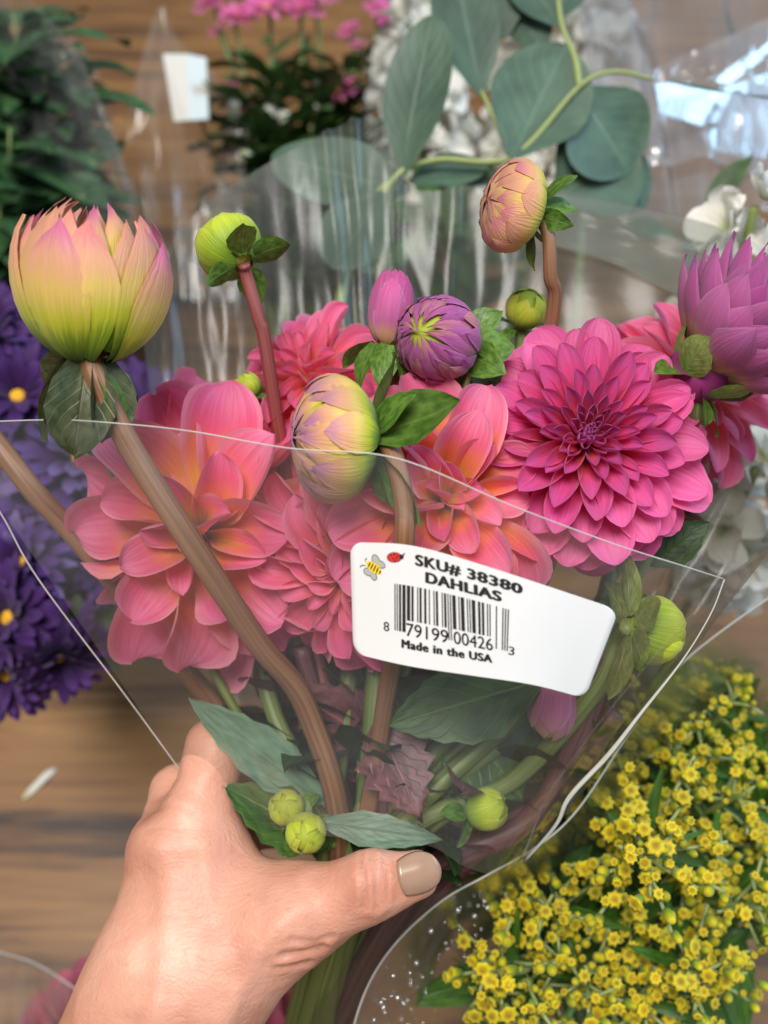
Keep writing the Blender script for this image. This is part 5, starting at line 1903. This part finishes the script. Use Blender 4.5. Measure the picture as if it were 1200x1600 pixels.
stock('white stock with green tinted buds above the eucalyptus', (650, 15, 700), (.04, .42, .004), 26, 1200, .024)
stock('white stock with open ruffled florets behind the eucalyptus', (935, 20, 720), (.14, .42, .004), 26, 1210, .024)
stock('white stock between two eucalyptus leaves', (830, 40, 730), (.10, .42, .004), 22, 1220, .022)
stock('cream white stock beside the half open purple bud', (1178, 325, 396), (.20, .30, .004), 14, 1230, .019)
stock('white stock under the rolled pink dahlia', (1180, 735, 385), (.20, .28, .004), 16, 1240, .019)
for k, (q, f, lb) in enumerate([((640, 150, 770), (.04, .6, .004), 'leafy stock shoot behind the eucalyptus'), ((750, 180, 760), (.08, .58, .004), 'leafy stock shoot under the white florets'),
                                ((690, 330, 600), (.04, .5, .004), 'leafy shoot behind the sleeve top'), ((1100, 330, 520), (.2, .45, .004), 'leafy shoot by the cream white stock')]):
    leafy(lb, q, f, 30 if k < 3 else 7, .055 if k < 3 else .036, .02 if k < 3 else .013, 'aster_leaf', 1250 + k, 'leafy shoots of the white stocks', from_=.4)
ws = thing('flower_sleeve', 'shiny crinkled film with blue reflections over the white stocks', 'sleeve', frame(P(1100, 200, 640), D(0, 1, 0)))
sheet(ws, 'film', [(880, -60, 700), (960, -60, 690), (1060, -60, 680), (1160, -60, 670), (1280, -60, 660)],
      [(985, 330, 560), (1030, 345, 556), (1090, 340, 552), (1160, 330, 548), (1290, 330, 540)], M['film_shiny'], 60, 50, amp=.022, seed=21, freq=2.2, fine=.5)
sheet(ws, 'folded_film', [(1000, 120, 600), (1060, 90, 596), (1130, 60, 592), (1220, 20, 588)], [(1010, 260, 560), (1080, 250, 556), (1150, 260, 552), (1240, 280, 548)], M['film_shiny'], 40, 24, amp=.016, seed=23, freq=2.5, fine=.5)
def film_panel(name, pix, d0, normal, mat, parent):
    # a flat film facet, added and tilted to mirror the window, through the first pixel at depth d0
    p0 = P(pix[0][0], pix[0][1], d0)
    n_ = Vector(normal).normalized()
    inv = world_of(parent).inverted()
    pts = []
    for (x, y) in pix:
        ray = P(x, y, 1000) - CAM
        pts.append(CAM + ray * ((p0 - CAM).dot(n_) / ray.dot(n_)))
    cen = sum(pts, Vector()) / len(pts)
    vs, fs_ = [inv @ cen], []
    K = 8
    m_ = len(pts)
    for r_ in (0.5, 1.0):
        for i_ in range(m_ * K):
            q = pts[i_ // K].lerp(pts[(i_ // K + 1) % m_], (i_ % K) / K)
            q = cen.lerp(q, r_)
            vs.append(inv @ (q + n_ * .0022 * noise.noise(q * 60)))
    n_r = m_ * K
    for i_ in range(n_r):
        j_ = (i_ + 1) % n_r
        fs_.append((0, 1 + i_, 1 + j_))
        fs_.append((1 + i_, 1 + n_r + i_, 1 + n_r + j_, 1 + j_))
    return link(name, mesh_from(name, vs, fs_, [(.5 + .1 * (k % 5), .1 * (k % 7)) for k in range(len(vs))]), mat, parent)


M['glint_facet'] = film_mat('glint_film', veil=0.12, veil_col=(.66, .68, .74), tint=(.9, .91, .94), rough=.10, bump=.02, bscale=3, gloss=3.0, cloud=.4)
HN = (.36, -.42, .83)  # tilt chosen so the added facets show the window as blue glints
film_panel('glint_facet', [(1022, 132), (1075, 128), (1122, 148), (1098, 196), (1030, 176)], 545, HN, M['glint_facet'], ws)
film_panel('glint_facet', [(1205, 62), (1210, 78), (1140, 132), (1100, 128), (1130, 112)], 545, (.38, -.42, .82), M['glint_facet'], ws)
film_panel('glint_facet', [(1060, 160), (1215, 110), (1215, 250), (1110, 235)], 560, (.24, -.40, .88), M['glint_facet'], ws)

print('objects', len(bpy.data.objects), 'tris', sum(len(m.polygons) * 2 for m in bpy.data.meshes))
